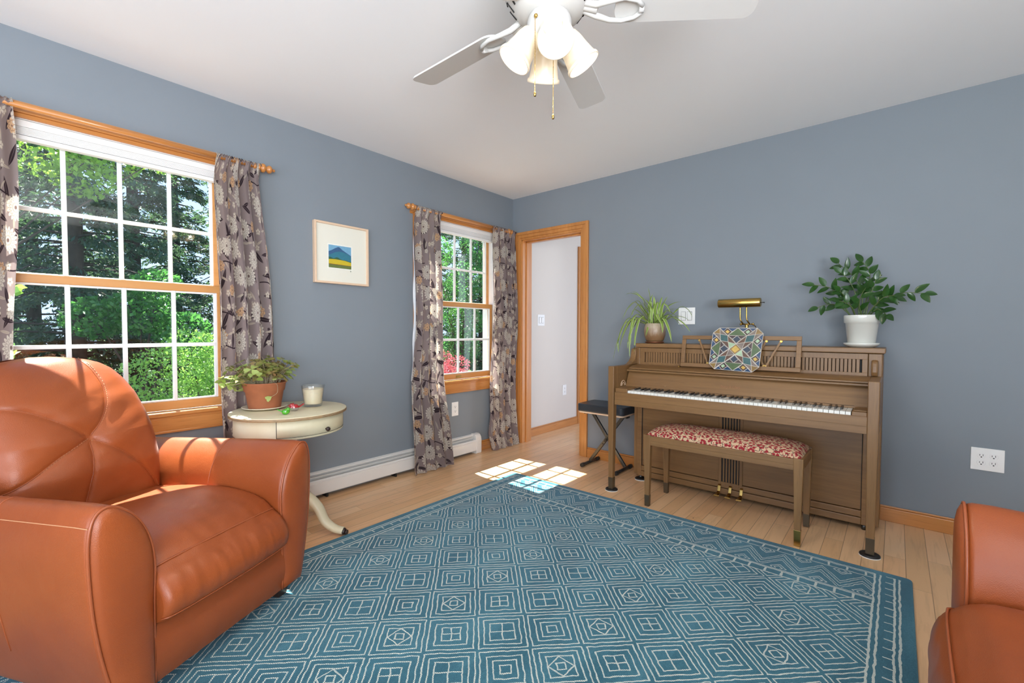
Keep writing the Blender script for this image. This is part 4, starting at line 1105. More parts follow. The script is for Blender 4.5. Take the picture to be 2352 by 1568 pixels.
    for (lx, ly) in ((-.083, .018+wide), (-.083, -.628), (-.80, .0+wide), (-.80, -.61)):
        w0_ = .035; MB().hexa([(lx-w0_*.62, ly-w0_*.62, .012 if rotz < 1 else .0005), (lx+w0_*.62, ly-w0_*.62, .012 if rotz < 1 else .0005), (lx+w0_*.62, ly+w0_*.62, .012 if rotz < 1 else .0005), (lx-w0_*.62, ly+w0_*.62, .012 if rotz < 1 else .0005), (lx-w0_, ly-w0_, .09), (lx+w0_, ly-w0_, .09), (lx+w0_, ly+w0_, .09), (lx-w0_, ly+w0_, .09)]).build('leg', 'darkwood', t, bevel=.003)
    return t
make_chair('orange leather armchair facing the room in front of the wide window', (1.087, -2.672, 0), math.radians(26))
make_chair('orange leather sofa cut off by the right edge of the photo', (3.112, -2.405, 0), math.radians(180), wide=.95, nm='sofa')

# ------------------------------------------------------------------ round side table with its plant, candle and birds
TX, TY, TZ = .43, -2.39, .690
tb = thing('side_table', 'worn cream painted round side table with one drawer behind the armchair', 'table', (TX, TY, 0))
MB().lathe([(0, .672), (.276, .672), (.288, .674), (.2905, .688), (.286, TZ), (0, TZ)], (TX, TY, 0), 72).build('tabletop', 'cream', tb)
rb = MB()
for z in (.6745, .6795, .6845):
    rb.tube([(TX+.2905*math.cos(a), TY+.2905*math.sin(a), z) for a in [2*PI*i/72 for i in range(72)]], .0016, 5, closed=True)
rb.build('ribbed_edge', 'rib', tb)
MB().lathe([(.268, .575), (.272, .578), (.270, .584), (.270, .672)], (TX, TY, 0), 72, capb=True).build('apron', 'cream', tb)
A0, A1 = math.radians(-36), math.radians(62)
dr = MB().lathe([(.2700, .590), (.2725, .592), (.2725, .668), (.2700, .669)], (TX, TY, 0), 30, a0=A0, a1=A1).build('drawer', 'cream', tb, flip=False)
q = MB()
for a in (A0-.004, A1+.004): q.tube([(TX+.2716*math.cos(a), TY+.2716*math.sin(a), .588), (TX+.2716*math.cos(a), TY+.2716*math.sin(a), .670)], .0017, 5)
q.tube([(TX+.2716*math.cos(a), TY+.2716*math.sin(a), .588) for a in [A0+(A1-A0)*i/20 for i in range(21)]], .0010, 4); q.build('drawer_gap', 'dark', tb)
ka = math.radians(14.5); kd = (math.cos(ka), math.sin(ka), 0)
MB().lathe([(.004, 0), (.004, .008), (.0105, .012), (.012, .018), (.009, .025), (0, .027)], (TX+.2725*kd[0], TY+.2725*kd[1], .608), 18, axis=kd).build('knob', 'darkwood', dr)
MB().lathe([(0, .16), (.030, .16), (.045, .19), (.040, .24), (.024, .30), (.020, .36), (.034, .42), (.040, .48), (.028, .53), (.055, .575), (0, .576)], (TX, TY, 0), 28).build('pedestal', 'cream', tb)
for k in range(4):
    an = math.radians(35+90*k); d = Vector((math.cos(an), math.sin(an), 0))
    pts = catmull([Vector((TX, TY, .205))+d*.02, Vector((TX, TY, .205))+d*.09, Vector((TX, TY, .150))+d*.155, Vector((TX, TY, .075))+d*.195, Vector((TX, TY, .036))+d*.250, Vector((TX, TY, .026))+d*.300], 6)
    lg = MB().tube(pts, [.038-.014*i/(len(pts)-1) for i in range(len(pts))], 12, ell=.75).build('leg', 'cream', tb)
    e0 = Vector((TX, TY, 0))
    MB().tube([e0+d*.288+Vector((0, 0, .022)), e0+d*.312+Vector((0, 0, .022))], .0200, 4).tube([e0+d*.312+Vector((0, 0, .018)), e0+d*.322+Vector((0, 0, .018))], .014, 8).build('foot_cap', 'darkwood', lg)

sx_, sy_ = .312, -2.476
o = MB().lathe([(0, 0), (.072, 0), (.108, .010), (.113, .013), (.112, .0155), (.106, .0145), (.074, .005), (0, .005)], (sx_, sy_, TZ), 48).build('plant_saucer', 'cream_plate')
top(o, (sx_, sy_, TZ)); tag(o, 'cream saucer under the terracotta pot on the side table', 'saucer')
ox = thing('potted_oxalis', 'leafy oxalis in a terracotta pot on the round side table', 'potted plant', (sx_, sy_, TZ+.0055))
pz0 = TZ+.0055
MB().lathe([(0, 0), (.078, 0), (.080, .003), (.094, .092), (.100, .096), (.106, .134), (.110, .137), (.110, .143), (.104, .143), (.098, .120), (0, .120)], (sx_, sy_, pz0), 48).build('pot', 'terracotta', ox)
MB().lathe([(0, .123), (.094, .122), (.099, .118)], (sx_, sy_, pz0), 32, capb=False, capt=False).build('soil', 'soil', ox, flip=False)
rnd = random.Random(5); stm = MB(); lf = MB(); lf2 = MB(); base = Vector((sx_, sy_, pz0+.118))
def leaf_tri(mb, c, d, nrm, s):
    """one heart shaped leaflet folded on its midrib"""
    d = d.normalized(); side = d.cross(nrm).normalized(); up = side.cross(d).normalized()
    pts = [(0, 0, 0), (.55, -.42, .08), (1.0, -.52, .02), (1.08, -.22, -.02), (.95, 0, -.06), (1.08, .22, -.02), (1.0, .52, .02), (.55, .42, .08)]
    b = len(mb.v); mb.v += [c+d*p[0]*s+side*p[1]*s+up*(p[2]-.12*p[0]**2)*s for p in pts]
    mb.face((b, b+1, b+2, b+3, b+4), 0, True); mb.face((b, b+4, b+5, b+6, b+7), 0, True)
for k in range(150):
    an = rnd.random()*2*PI; rr = rnd.random()**.5*.080; r2 = rr+rnd.random()*.085+.015
    hgt = rnd.uniform(.055, .155)*(1-.35*max(0, r2-.10)/.1)
    p0 = base+Vector((math.cos(an)*rr, math.sin(an)*rr, 0)); lean_ = Vector((math.cos(an), math.sin(an), 0))
    tip = base+Vector((math.cos(an+rnd.uniform(-.5, .5))*r2, math.sin(an+rnd.uniform(-.5, .5))*r2, hgt))
    if k % 6 == 0: tip = base+Vector((rnd.uniform(-.06, .02), -rnd.uniform(.09, .20), rnd.uniform(-.01, .07)))
    mid = p0.lerp(tip, .5)+Vector((0, 0, .02)); pts = catmull([p0, mid, tip], 4); stm.tube(pts, .0011, 4, caps=False)
    nrm = (Vector((rnd.uniform(-.5, .5), rnd.uniform(-.5, .5), 1))+lean_*.5).normalized(); a0 = rnd.random()*6
    s = rnd.uniform(.020, .034); tgt = lf2 if (k % 6 == 0 or rnd.random() < .22) else lf
    u_ = nrm.orthogonal().normalized(); v_ = nrm.cross(u_)
    for j in range(3):
        a = a0+j*2.094; leaf_tri(tgt, tip, u_*math.cos(a)+v_*math.sin(a), nrm, s)
q = base+Vector((.085, .005, .02)); stm.tube(catmull([q, q+Vector((.035, .012, .0)), q+Vector((.035, .014, -.045)), q+Vector((.030, -.012, -.065))], 5), .0011, 4)
leaf_tri(lf2, q+Vector((.030, -.012, -.065)), Vector((.1, -.9, -.4)), Vector((1, 0, .3)), .03)
stm.build('stem', 'oxstem', ox); lf.build('foliage', 'ox', ox, flip=False); lf2.build('foliage', 'ox2', ox, flip=False)
# candle
cx_, cy_ = .432, -2.262
cd = thing('candle_jar', 'cream candle in a clear glass tumbler on the side table', 'candle', (cx_, cy_, TZ+.001))
MB().lathe([(0, 0), (.044, 0), (.047, .004), (.062, .118), (.0615, .120), (.0590, .118), (.0455, .018), (.0440, .014), (0, .013)], (cx_, cy_, TZ+.001), 48).build('jar', 'clear', cd)
MB().lathe([(0, .0145), (.0437, .0150), (.0448, .019), (.0563, .098), (.0556, .0995), (.050, .096), (0, .095)], (cx_, cy_, TZ+.001), 48).build('wax', 'wax', cd)
MB().tube([(cx_, cy_, TZ+.095), (cx_+.001, cy_+.001, TZ+.108), (cx_+.003, cy_, TZ+.114)], .0013, 6).build('wick', 'plate', cd)
# glass birds
def bird(name, label, loc, ang, mats, s, two=False):
    t = thing(name, label, 'figurine', loc, ang, 'glass birds', local=True)
    def body(u, v):
        a = u*2*PI; b = v*PI; r = math.sin(b)
        x = -math.cos(b)*.021; rr = .0155*r*(1+.15*math.cos(b)); z = .0158+math.sin(a)*rr*1.02+(.006 if x > 0 else 0)*r*max(0, math.sin(a))
        return (x*s, math.cos(a)*rr*s, max(.0003, z*s))
    if two:
        MB().grid(body, 28, 20).build('belly', mats[1], t)
        MB().grid(lambda u, v: (lambda p: (p[0]*1.04, p[1]*1.04, p[2]*1.06+.0008))(body(u*.5, v)), 16, 20).build('back_and_head', mats[0], t, flip=False)
    else: MB().grid(body, 28, 20).build('body', mats[0], t)
    hd = MB().lathe([(0, -.0105), (.006, -.0088), (.0098, -.003), (.0102, .002), (.0075, .0075), (0, .0105)], (.012*s, 0, .0290*s), 18)
    hd.tube([(.020*s, 0, .0285*s), (.030*s, 0, .0268*s)], [.0032*s, .0004], 8)
    hd.build('head', mats[0], t)
    MB().hexa([(-.016*s, -.005*s, .012*s), (-.016*s, .005*s, .012*s), (-.016*s, .006*s, .019*s), (-.016*s, -.006*s, .019*s), (-.044*s, -.007*s, .030*s), (-.044*s, .007*s, .030*s), (-.043*s, .007*s, .0335*s), (-.043*s, -.007*s, .0335*s)]).build('tail', mats[0], t, bevel=.001)
    return t
bird('glass_bird', 'small bright green glass bird on the side table below the terracotta pot', (.585, -2.478, TZ+.0005), math.radians(60), ['green_glass'], .92)
bird('glass_bird', 'small red and clear glass bird on the side table beside the terracotta pot', (.515, -2.405, TZ+.0005), math.radians(-100), ['red_glass', 'clear_belly'], 1.12, True)

# ------------------------------------------------------------------ plants on the piano
LZ = 1.0322
sp = thing('spider_plant', 'spider plant with long striped leaves in a brown stoneware pot on the piano', 'potted plant', (1.561, -.165, LZ+.012))
MB().lathe([(0, 0), (.056, 0), (.066, .012), (.077, .045), (.080, .080), (.077, .112), (.067, .136), (.063, .138), (.060, .134), (.068, .108), (.066, .10), (0, .10)], (1.561, -.165, LZ+.012), 40).build('pot', 'stone', sp)
MB().lathe([(0, .118), (.058, .120), (.064, .115)], (1.561, -.165, LZ+.012), 24, capb=False, capt=False).build('soil', 'soil', sp, flip=False)
o = MB().lathe([(0, 0), (.060, 0), (.070, .006), (.071, .0125), (.067, .013), (.062, .008), (0, .0075)], (1.561, -.165, LZ), 40).build('plant_saucer', plain('copper_glaze', (.30, .12, .06), .3, .6)); top(o, (1.561, -.165, LZ)); tag(o, 'coppery saucer under the spider plant pot on the piano', 'saucer')
lv = MB(); rnd = random.Random(11); pc_ = Vector((1.561, -.165, LZ+.150))
def blade(p0, p1, p2, w, tw=0):
    pts = catmull([p0, p0.lerp(p1, .55)+Vector((0, 0, .01)), p1, p1.lerp(p2, .5)+(p1-p0)*.10, p2], 6); n = len(pts); b = len(lv.v)
    for i, p in enumerate(pts):
        t = (pts[min(i+1, n-1)]-pts[max(i-1, 0)]).normalized(); k = i/(n-1)
        sd = t.cross(Vector((0, 0, 1))); sd = sd.normalized() if sd.length > .1 else Vector((1, 0, 0))
        sd = (sd+Vector((.55, 0, .0))*(1 if sd.x >= 0 else -1)*tw).normalized(); nn = t.cross(sd).normalized()
        ww = w*(.55+.9*k if k < .4 else .91*(1-((k-.4)/.6)**2.2)+.02)
        lv.v += [p-sd*ww+nn*ww*.35, p, p+sd*ww+nn*ww*.35]
        if i:
            a = b+(i-1)*3; k0 = (i-1)/(n-1)
            lv.face((a, a+1, a+4, a+3), 0, True, [(0, k0), (.5, k0), (.5, k), (0, k)]); lv.face((a+1, a+2, a+5, a+4), 0, True, [(.5, k0), (1, k0), (1, k), (.5, k)])
specs = [  # apex x,z  tip x,z   y of tip
 ((1.43, 1.36), (1.30, 1.212), -.20), ((1.42, 1.35), (1.337, 1.211), -.25), ((1.45, 1.33), (1.375, 1.167), -.24), ((1.46, 1.37), (1.362, 1.438), -.15), ((1.44, 1.39), (1.296, 1.419), -.12),
 ((1.53, 1.33), (1.51, 1.455), -.18), ((1.545, 1.30), (1.54, 1.39), -.14), ((1.50, 1.32), (1.515, 1.41), -.10), ((1.59, 1.30), (1.622, 1.392), -.17), ((1.61, 1.30), (1.652, 1.382), -.16), ((1.60, 1.30), (1.640, 1.385), -.12),
 ((1.66, 1.31), (1.763, 1.337), -.17), ((1.75, 1.305), (1.824, 1.225), -.12), ((1.73, 1.235), (1.809, 1.199), -.14), ((1.72, 1.225), (1.846, 1.117), -.22), ((1.66, 1.215), (1.743, 1.045), -.30),
 ((1.45, 1.225), (1.451, .926), -.36), ((1.50, 1.22), (1.487, .966), -.36), ((1.54, 1.20), (1.53, 1.085), -.26), ((1.40, 1.215), (1.312, .890), -.36), ((1.38, 1.19), (1.344, .957), -.33), ((1.42, 1.21), (1.358, .966), -.35),
 ((1.42, 1.29), (1.397, 1.245), -.21), ((1.63, 1.33), (1.695, 1.256), -.20), ((1.65, 1.24), (1.71, 1.237), -.21), ((1.63, 1.20), (1.659, 1.112), -.26), ((1.46, 1.20), (1.43, .99), -.35), ((1.47, 1.22), (1.45, 1.02), -.34), ((1.44, 1.25), (1.36, 1.06), -.30),
 ((1.52, 1.28), (1.47, 1.34), -.20), ((1.57, 1.29), (1.60, 1.34), -.21), ((1.50, 1.29), (1.43, 1.30), -.10), ((1.62, 1.27), (1.70, 1.29), -.09), ((1.48, 1.27), (1.40, 1.33), -.10), ((1.58, 1.27), (1.56, 1.35), -.11), ((1.64, 1.28), (1.72, 1.20), -.10),
 ((1.55, 1.30), (1.50, 1.37), -.24), ((1.60, 1.25), (1.66, 1.17), -.28), ((1.49, 1.24), (1.42, 1.12), -.28), ((1.66, 1.25), (1.76, 1.14), -.12)]
for (ax, az), (tx, tz), ty in specs:
    p0 = pc_+Vector((rnd.uniform(-.03, .03)+(.02 if tx > 1.56 else -.02), rnd.uniform(-.03, .03), rnd.uniform(-.02, .0)))
    p1 = Vector((ax, (-.165+ty)/2+(-.04 if ty < -.3 else 0), az)); blade(p0, p1, Vector((tx, ty, tz)), rnd.uniform(.0098, .0140), .8)
lv.build('foliage', 'spider', sp, flip=False)

o = MB().lathe([(0, 0), (.060, 0), (.076, .010), (.0845, .018), (.0850, .026), (.081, .026), (.074, .016), (.060, .010), (0, .009)], (2.803, -.165, LZ), 48).build('plant_saucer', 'pot_white'); top(o, (2.803, -.165, LZ)); tag(o, 'white glazed saucer under the white pot on the piano', 'saucer')
zp = thing('zz_plant', 'dark green plant with glossy oval leaves in a white pot on the piano', 'potted plant', (2.803, -.165, LZ+.010))
b0 = LZ+.010
MB().lathe([(0, 0), (.062, 0), (.065, .004), (.0785, .130), (.0850, .132), (.0865, .172), (.0855, .176), (.081, .176), (.079, .160), (0, .158)], (2.803, -.165, b0), 48).build('pot', 'pot_white', zp)
MB().lathe([(0, .162), (.079, .160)], (2.803, -.165, b0), 32, capb=False, capt=False).build('soil', 'soil', zp, flip=False)
zs = MB(); zl = MB(); rnd = random.Random(3)
def oval(mb, c, d, nrm, L, Wd):
    d = d.normalized(); sd = d.cross(nrm).normalized(); up = sd.cross(d).normalized(); N = 8; b = len(mb.v)
    for i in range(N+1):
        t = i/N; wv = Wd*(math.sin(PI*min(1, t**.85))**.75)*(1-.15*t)+.0004
        p = c+d*L*t+up*(-.15*L*t*t)
        mb.v += [p-sd*wv+up*wv*.35, p, p+sd*wv+up*wv*.35]
        if i:
            a = b+(i-1)*3; mb.face((a, a+1, a+4, a+3), 0, True); mb.face((a+1, a+2, a+5, a+4), 0, True)
stems = [([(2.745, 1.22), (2.70, 1.32), (2.647, 1.385), (2.568, 1.405)], -.20, .35, 9), ([(2.75, 1.22), (2.70, 1.27), (2.65, 1.285), (2.595, 1.265)], -.24, .3, 6),
         ([(2.80, 1.22), (2.80, 1.36), (2.755, 1.45), (2.68, 1.535)], -.15, .30, 11), ([(2.81, 1.22), (2.83, 1.38), (2.83, 1.47), (2.795, 1.535)], -.12, .45, 9), ([(2.79, 1.22), (2.775, 1.33), (2.74, 1.42), (2.70, 1.47)], -.20, .35, 8),
         ([(2.83, 1.22), (2.88, 1.29), (2.97, 1.335), (3.075, 1.328)], -.20, .25, 12), ([(2.83, 1.22), (2.86, 1.27), (2.90, 1.315), (2.945, 1.32)], -.24, .2, 8), ([(2.82, 1.22), (2.835, 1.32), (2.85, 1.37), (2.862, 1.42)], -.18, .35, 8),
         ([(2.84, 1.22), (2.87, 1.25), (2.895, 1.235), (2.915, 1.215)], -.24, .5, 4), ([(2.77, 1.22), (2.745, 1.29), (2.715, 1.34), (2.70, 1.36)], -.22, .3, 7), ([(2.80, 1.22), (2.79, 1.28), (2.80, 1.33), (2.82, 1.37)], -.24, .2, 7), ([(2.77, 1.22), (2.76, 1.26), (2.73, 1.29), (2.70, 1.30)], -.26, .3, 6)]
for pts, ty, st0, nl in stems:
    P3 = [Vector((x, -.165+(ty+.165)*(i/3)*1.0, z)) for i, (x, z) in enumerate(pts)]; cv = catmull(P3, 8); n = len(cv)
    P3[0].z -= .02
    zs.tube(cv, [.0042-.0026*i/(n-1) for i in range(n)], 6)
    nl = max(4, int(nl*.85))
    for k in range(nl):
        t = st0+(1-st0)*k/(nl-1); i = min(n-2, int(t*(n-1))); p = cv[i]; tg = (cv[i+1]-cv[i]).normalized()
        side = tg.cross(Vector((0, 1, 0))).normalized()*(1 if k % 2 else -1)+Vector((0, rnd.uniform(-.8, .4), 0))
        d = tg*.8+side*.9 if k < nl-1 else tg
        oval(zl, p, d, Vector((rnd.uniform(-.3, .3), -1, .5)), rnd.uniform(.055, .078)*(1 if k < nl-2 else .9), rnd.uniform(.0145, .0195))
zs.build('stem', 'stemg', zp); zl.build('foliage', 'zz', zp, flip=False)

# ------------------------------------------------------------------ ceiling fan
FX, FY = 2.08, -2.26
fan = thing('ceiling_fan', 'white ceiling fan with five blades and four lit bell shades', 'ceiling fan', (FX, FY, H))
MB().lathe([(.075, 2.4395), (.080, 2.43), (.078, 2.395), (.06, 2.38), (.06, 2.365), (.12, 2.345), (.150, 2.315), (.156, 2.27), (.150, 2.225), (.132, 2.185), (.105, 2.150), (.080, 2.137), (0, 2.136)][::-1], (FX, FY, 0), 48).build('motor_housing', 'fan', fan)
q = MB()
for k in range(20):
    a = 2*PI*k/20; c, s = math.cos(a), math.sin(a)
    for (r0, z0_, r1, z1_) in ((.1535, 2.245, .1455, 2.212), (.136, 2.192, .114, 2.161)):
        q.tube([(FX+c*(r0+.0006), FY+s*(r0+.0006), z0_), (FX+c*(r1+.0006), FY+s*(r1+.0006), z1_)], .0032, 5)
q.build('vent_slot', 'dark', fan)
MB().lathe([(0, 2.062), (.045, 2.064), (.066, 2.072), (.072, 2.086), (.072, 2.120), (.068, 2.134), (.060, 2.140), (0, 2.141)], (FX, FY, 0), 40).build('switch_housing', 'fan', fan)
MB().lathe([(0, 2.020), (.018, 2.022), (.022, 2.030), (.020, 2.045), (.040, 2.060), (.045, 2.074), (0, 2.075)], (FX, FY, 0), 32).build('light_fitter', 'fan', fan)
for k in range(5):
    a = math.radians(36+72*k); R_ = Matrix.Rotation(a, 4, 'Z'); R_.translation = Vector((FX, FY, 0)); pitch = math.radians(-12)
    bz = 2.158
    def bp(x, y, z=0): return R_@Vector((x, y*math.cos(pitch), bz+z+y*math.sin(pitch)))
    out = []
    for cx, cy, aa, r in ((.655-.030, .062-.030, 0, .030), (.21+.045, .056-.045, 90, .045), (.21+.045, -.056+.045, 180, .045), (.655-.030, -.062+.030, 270, .030)):
        for i in range(7):
            t = math.radians(aa+90*i/6); out.append((cx+r*math.cos(t), cy+r*math.sin(t)))
    bl = MB(); n = len(out); bl.v += [bp(x, y, 0) for x, y in out]+[bp(x, y, .007) for x, y in out]
    bl.face(range(n)); bl.face([n+i for i in range(n)][::-1])
    for i in range(n): bl.face((i, (i+1) % n, n+(i+1) % n, n+i))
    blade_o = bl.build('blade', 'fan', fan)
    ir = MB()
    for s in (-1, 1):
        ir.tube([bp(*p) for p in [(.10, s*.012, .012), (.15, s*.020, -.004), (.195, s*.034, -.008), (.235, s*.040, -.007), (.275, s*.030, -.007), (.295, s*.010, -.007)]], [.010, .010, .008, .007, .007, .008], 8)
    ir.tube([bp(.085, 0, .02), bp(.12, 0, .012), bp(.155, 0, -.002)], [.020, .017, .013], 10)
    ir.tube([bp(.285, 0, -.007), bp(.30, 0, -.007)], .012, 8)
    ir.build('blade_iron', 'fan', blade_o)
for k in range(4):
    a = math.radians(46+90*k); d = Vector((math.cos(a), math.sin(a), 0)); ax = (d*.56+Vector((0, 0, -.83))).normalized()
    o0 = Vector((FX, FY, 2.096))+d*.046
    MB().tube([Vector((FX, FY, 2.085))+d*.02, o0-ax*.0, o0+ax*.026], [.016, .022, .030], 16).build('lamp_socket', 'fan', fan)
    prof = [(.030, .016), (.036, .022), (.042, .045), (.0455, .075), (.0500, .100), (.0535, .116), (.0575, .118), (.0590, .122), (.0585, .129), (.0545, .130), (.0520, .122), (.0475, .100), (.0430, .075), (.0395, .045), (.034, .026), (.028, .022)]
    prof = [(r*.96, z*.96) for r, z in prof]
    shd = MB().lathe(prof, o0, 36, axis=ax, capb=False, capt=False).build('lamp_shade', 'shade', fan, flip=False)
    MB().lathe([(.012, .02), (.013, .030), (.020, .045), (.024, .060), (.021, .075), (.012, .084), (0, .087)], o0, 24, axis=ax).build('bulb', 'bulb', shd)
    ld_ = bpy.data.lights.new('fan_bulb_light', 'POINT'); lo = bpy.data.objects.new('fan_bulb_light', ld_); COL.objects.link(lo)
    ld_.energy = 7.0; ld_.color = (1, .86, .70); ld_.shadow_soft_size = .010; lo.location = o0+ax*.098
for (x, y, zt, zb) in ((2.090, -.0+FY-.088, 2.098, 1.852), (2.118, FY-.030, 2.03, 1.795)):
    ch = MB(); z = zt
    while z > zb+.012:
        ch.lathe([(0, -.0017), (.0014, -.0009), (.0017, 0), (.0014, .0009), (0, .0017)], (x, y, z), 6); z -= .0042
    ch.tube([(x, y, zt), (x, y, zb+.01)], .0004, 4)
    c_ = ch.build('pull_chain', 'brass', fan)
    MB().lathe([(0, -.008), (.0035, -.007), (.0042, 0), (.003, .007), (0, .009)], (x, y, zb+.004), 12).build('chain_pull', 'brass', c_)
MB().lathe([(0, 0), (.006, .001), (.007, .004), (.004, .008), (0, .009)], (2.084, FY-.074, 2.102), 12, axis=(0.1, -1, 0)).build('chain_collar', 'brass', fan)

# ------------------------------------------------------------------ garden outside
gr = MB().box(-60, -.16, -40, 60, -.70, -.60).build('lawn', 'grass'); struct(gr)
struct(MB().box(-5.2, -.16, -9, 9, -.60, -.565).build('bounce_slab', plain('pale_bounce_stone', (.20, .195, .19), .8, var=.1, scale=3)))  # unseen pale slab added to bounce sunlight up onto the ceiling
import numpy as np
def leafcloud(name, mat, centers, sizes, rs, asp=.5, parent=None, dirs=None):
    """many small leaves: centers (n,3), sizes (n,), one quad folded per leaf"""
    n = len(centers); nr = rs.normal(size=(n, 3)); nr /= np.linalg.norm(nr, axis=1)[:, None]
    if dirs is None: d = rs.normal(size=(n, 3))
    else: d = dirs+rs.normal(size=(n, 3))*.35
    d -= (d*nr).sum(1)[:, None]*nr; d /= np.linalg.norm(d, axis=1)[:, None]; sd = np.cross(d, nr)
    s = sizes[:, None]
    v = np.stack([centers-d*s*.5, centers+sd*s*asp*.5, centers+d*s*.5, centers-sd*s*asp*.5], 1).reshape(-1, 3)
    off = OFF.get(parent.name, Vector()) if parent else Vector()
    v = v-np.array(off)
    me = bpy.data.meshes.new(name); me.vertices.add(len(v)); me.vertices.foreach_set('co', v.astype(np.float32).ravel())
    me.loops.add(n*4); me.loops.foreach_set('vertex_index', np.arange(n*4, dtype=np.int32)); me.polygons.add(n)
    me.polygons.foreach_set('loop_start', np.arange(0, n*4, 4, dtype=np.int32)); me.polygons.foreach_set('loop_total', np.full(n, 4, dtype=np.int32)); me.update(); me.validate()
    me.materials.append(M[mat]); o = bpy.data.objects.new(name, me); COL.objects.link(o)
    if parent: o.parent = parent; OFF[o.name] = off
    return o
def conifer(loc, h, label, seed, rad=2.2, nb=150, per=60, low=.04):
    rs = np.random.RandomState(seed); t = thing('conifer_tree', label, 'tree', loc, group='dark evergreens behind the house', local=True)
    tr = MB().tube([(0, 0, 0), (.05, .02, h*.5), (0, 0, h)], [.17, .11, .02], 8); br = []
    C_, S_, D_ = [], [], []
    for k in range(nb):
        f = low+(1-low)*(k/nb)**1.05; z = h*f; L = rad*(1-f)**.7*rs.uniform(.6, 1.1)+.15; a = rs.uniform(0, 2*PI)
        dr_ = np.array([math.cos(a), math.sin(a), 0]); droop = rs.uniform(.10, .35)
        tr.tube([(0, 0, z), tuple(dr_*L*.5+np.array([0, 0, z+.02*L])), tuple(dr_*L+np.array([0, 0, z-droop*L]))], [.025, .014, .004], 4, caps=False)
        n = int(per*2.6*L/rad)+10; tt = rs.uniform(.15, 1, n)**.8; pos = np.outer(tt*L, dr_); pos[:, 2] = z+.04*np.sin(tt*PI)-droop*L*tt**1.6
        side = np.array([-dr_[1], dr_[0], 0]); sw = rs.normal(size=n)*L*.16*(1.1-tt*.6); pos += np.outer(sw, side); pos[:, 2] -= rs.uniform(0, .14, n)
        C_.append(pos); S_.append(rs.uniform(.06, .15, n)); D_.append(np.tile(dr_*.7+np.array([0, 0, -.5]), (n, 1))+np.outer(np.sign(sw), side)*.6)
    tr.build('trunk', 'bark', t)
    leafcloud('foliage', 'pine_leaf', np.concatenate(C_), np.concatenate(S_), rs, .34, t, np.concatenate(D_)); return t
def leafy(name, loc, label, cat, mat, seed, blobs, n, ls, trunk=None, group=None, asp=.6):
    rs = np.random.RandomState(seed); t = thing(name, label, cat, loc, group=group, local=True)
    P_ = []; tot = sum(b[3]**2 for b in blobs)
    for (x, y, z, r) in blobs:
        m_ = int(n*r*r/tot); d = rs.normal(size=(m_, 3)); d /= np.linalg.norm(d, axis=1)[:, None]
        rr = r*rs.uniform(.55, 1.05, m_)**.6; P_.append(np.array([x, y, z])+d*rr[:, None]*np.array([1, 1, .8]))
    P_ = np.concatenate(P_); P_ = P_[P_[:, 2] > .02]
    tr = MB()
    for k, (x, y, z, r) in enumerate(blobs):
        b = trunk or (0, 0, 0); tr.tube([(b[0]*.1, b[1]*.1, 0), ((b[0]+x)*.35, (b[1]+y)*.35, z*.6), (x, y, z)], [.035, .016, .005], 6, caps=False)
    tr.build('stem', 'bark', t)
    leafcloud('foliage', mat, P_, rs.uniform(ls*.6, ls*1.3, len(P_)), rs, asp, t); return t
G = -.6
spots = [(-8.8, -5.9, 10, 1), (-8.6, -2.4, 11, 2), (-8.7, .8, 10, 3), (-11.8, -4.2, 12, 1), (-11.6, -1.0, 11, 3), (-12.0, 2.3, 12, 2), (-15.2, -5.8, 13, 3), (-15.0, -2.6, 13, 2), (-15.2, .7, 13, 1), (-15.0, 4.0, 13, 3)]
protos = {}
for i, (x, y, h, s) in enumerate(spots):
    lab = 'tall dark evergreen tree through the wide window'
    if s not in protos: protos[s] = (conifer((x, y, G), 11, lab, 20+s, 1.62, 210, 95), 11); protos[s][0].scale = (1, 1, h/11)
    else:
        o = dup(protos[s][0], (x, y, G), i*1.3); o.scale = (1, 1, h/11)
spots2 = [(-9.0, 5.9, 9, 2), (-9.4, 9.2, 10, 1), (-12.8, 11.4, 12, 3), (-12.9, 8.0, 12, 2)]
for i, (x, y, h, s) in enumerate(spots2):
    o = dup(protos[s][0], (x, y, G), 2+i*1.7, 'tall dark evergreen tree through the small window'); o.scale = (1, 1, h/11); o['group'] = 'dark evergreens through the small window'
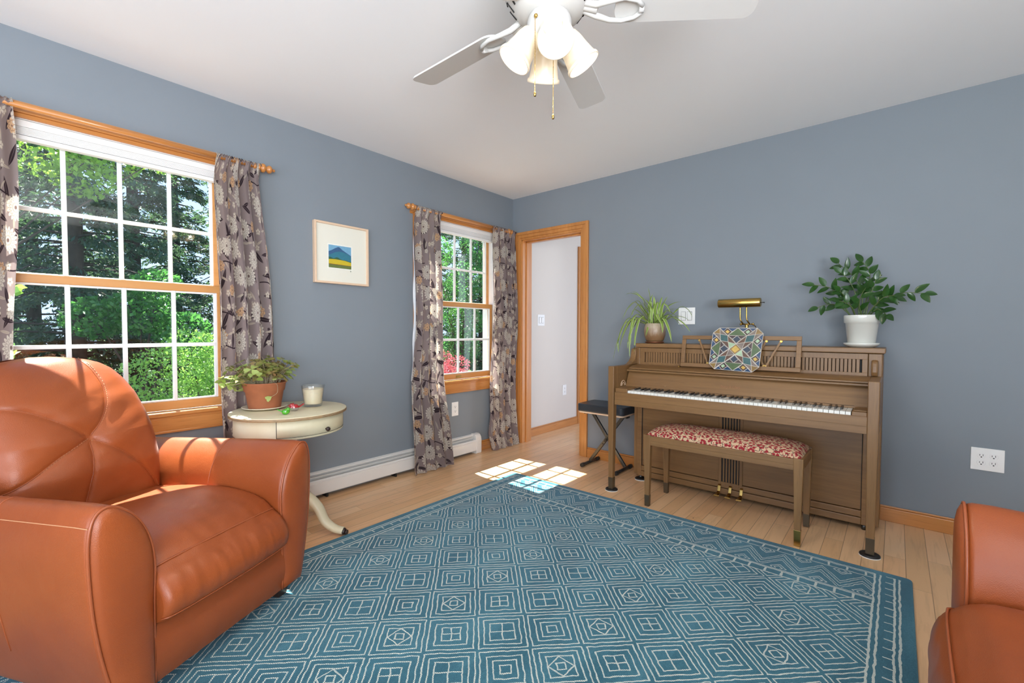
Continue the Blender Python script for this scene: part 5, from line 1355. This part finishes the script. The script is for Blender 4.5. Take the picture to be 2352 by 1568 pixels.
leafy('maple_tree', (-5.6, -4.3, G), 'bright green leafy tree at the upper left of the wide window', 'tree', 'tree_leaf', 31,
      [(.4, .6, 3.6, .55), (.5, 1.2, 4.0, .5), (.1, 1.9, 4.2, .5), (.5, 1.7, 3.7, .35), (.2, .3, 2.9, .5), (-.2, 1.2, 4.9, .8), (.4, 2.6, 4.3, .4), (.6, .2, 4.4, .7), (0, -.6, 3.6, .8)], 8500, .075)
leafy('maple_tree', (-6.0, -1.9, G), 'small dark broadleaf tree seen through the lower middle panes', 'tree', 'dark_leaf', 35,
      [(0, 0, 2.0, .45), (.2, .5, 1.7, .4), (-.2, -.5, 1.9, .4), (.1, .2, 2.4, .35)], 3600, .075)
leafy('leafy_shrub', (-3.7, -1.70, G), 'dense bright green shrub outside the lower right of the wide window', 'shrub', 'bush_leaf', 32,
      [(0, 0, .75, .58), (.1, .45, 1.1, .60), (-.1, -.32, 1.15, .48), (0, .35, 1.35, .45), (.2, .8, .8, .6), (-.1, -.1, 1.5, .30), (.15, .15, .5, .6), (-.2, .75, 1.5, .42)], 17000, .042)
leafy('leafy_shrub', (-6.3, -4.0, G), 'darker low shrub behind the armchair outside the wide window', 'shrub', 'bush_leaf', 33,
      [(0, 0, .6, .7), (.1, .9, .55, .6)], 6000, .07)
leafy('sapling', (-1.35, -3.60, G), 'yellow green sapling branch at the left edge of the wide window', 'shrub', 'tree_leaf', 36,
      [(.0, .16, 2.00, .13), (.05, .12, 1.78, .12), (0, .18, 1.55, .12), (0, .10, 1.90, .12), (.1, .05, 1.2, .15)], 150, .085)
leafy('red_shrub', (-2.9, 1.72, G), 'red leaved shrub outside the lower panes of the small window', 'shrub', 'red_leaf', 34,
      [(0, -.1, .9, .32), (.1, .10, 1.12, .22), (-.1, .15, .85, .30), (0, .0, .5, .36), (.1, -.28, 1.25, .2)], 4200, .034)
leafy('maple_tree', (-6.5, 5.3, G), 'mid green leafy tree behind the red shrub', 'tree', 'dark_leaf', 37,
      [(0, -.6, 2.6, .7), (0, .4, 3.2, .7), (.2, 0, 2.0, .6), (0, -1.0, 3.8, .6), (.1, .7, 4.2, .6), (0, 0, 1.2, .6)], 11000, .065)
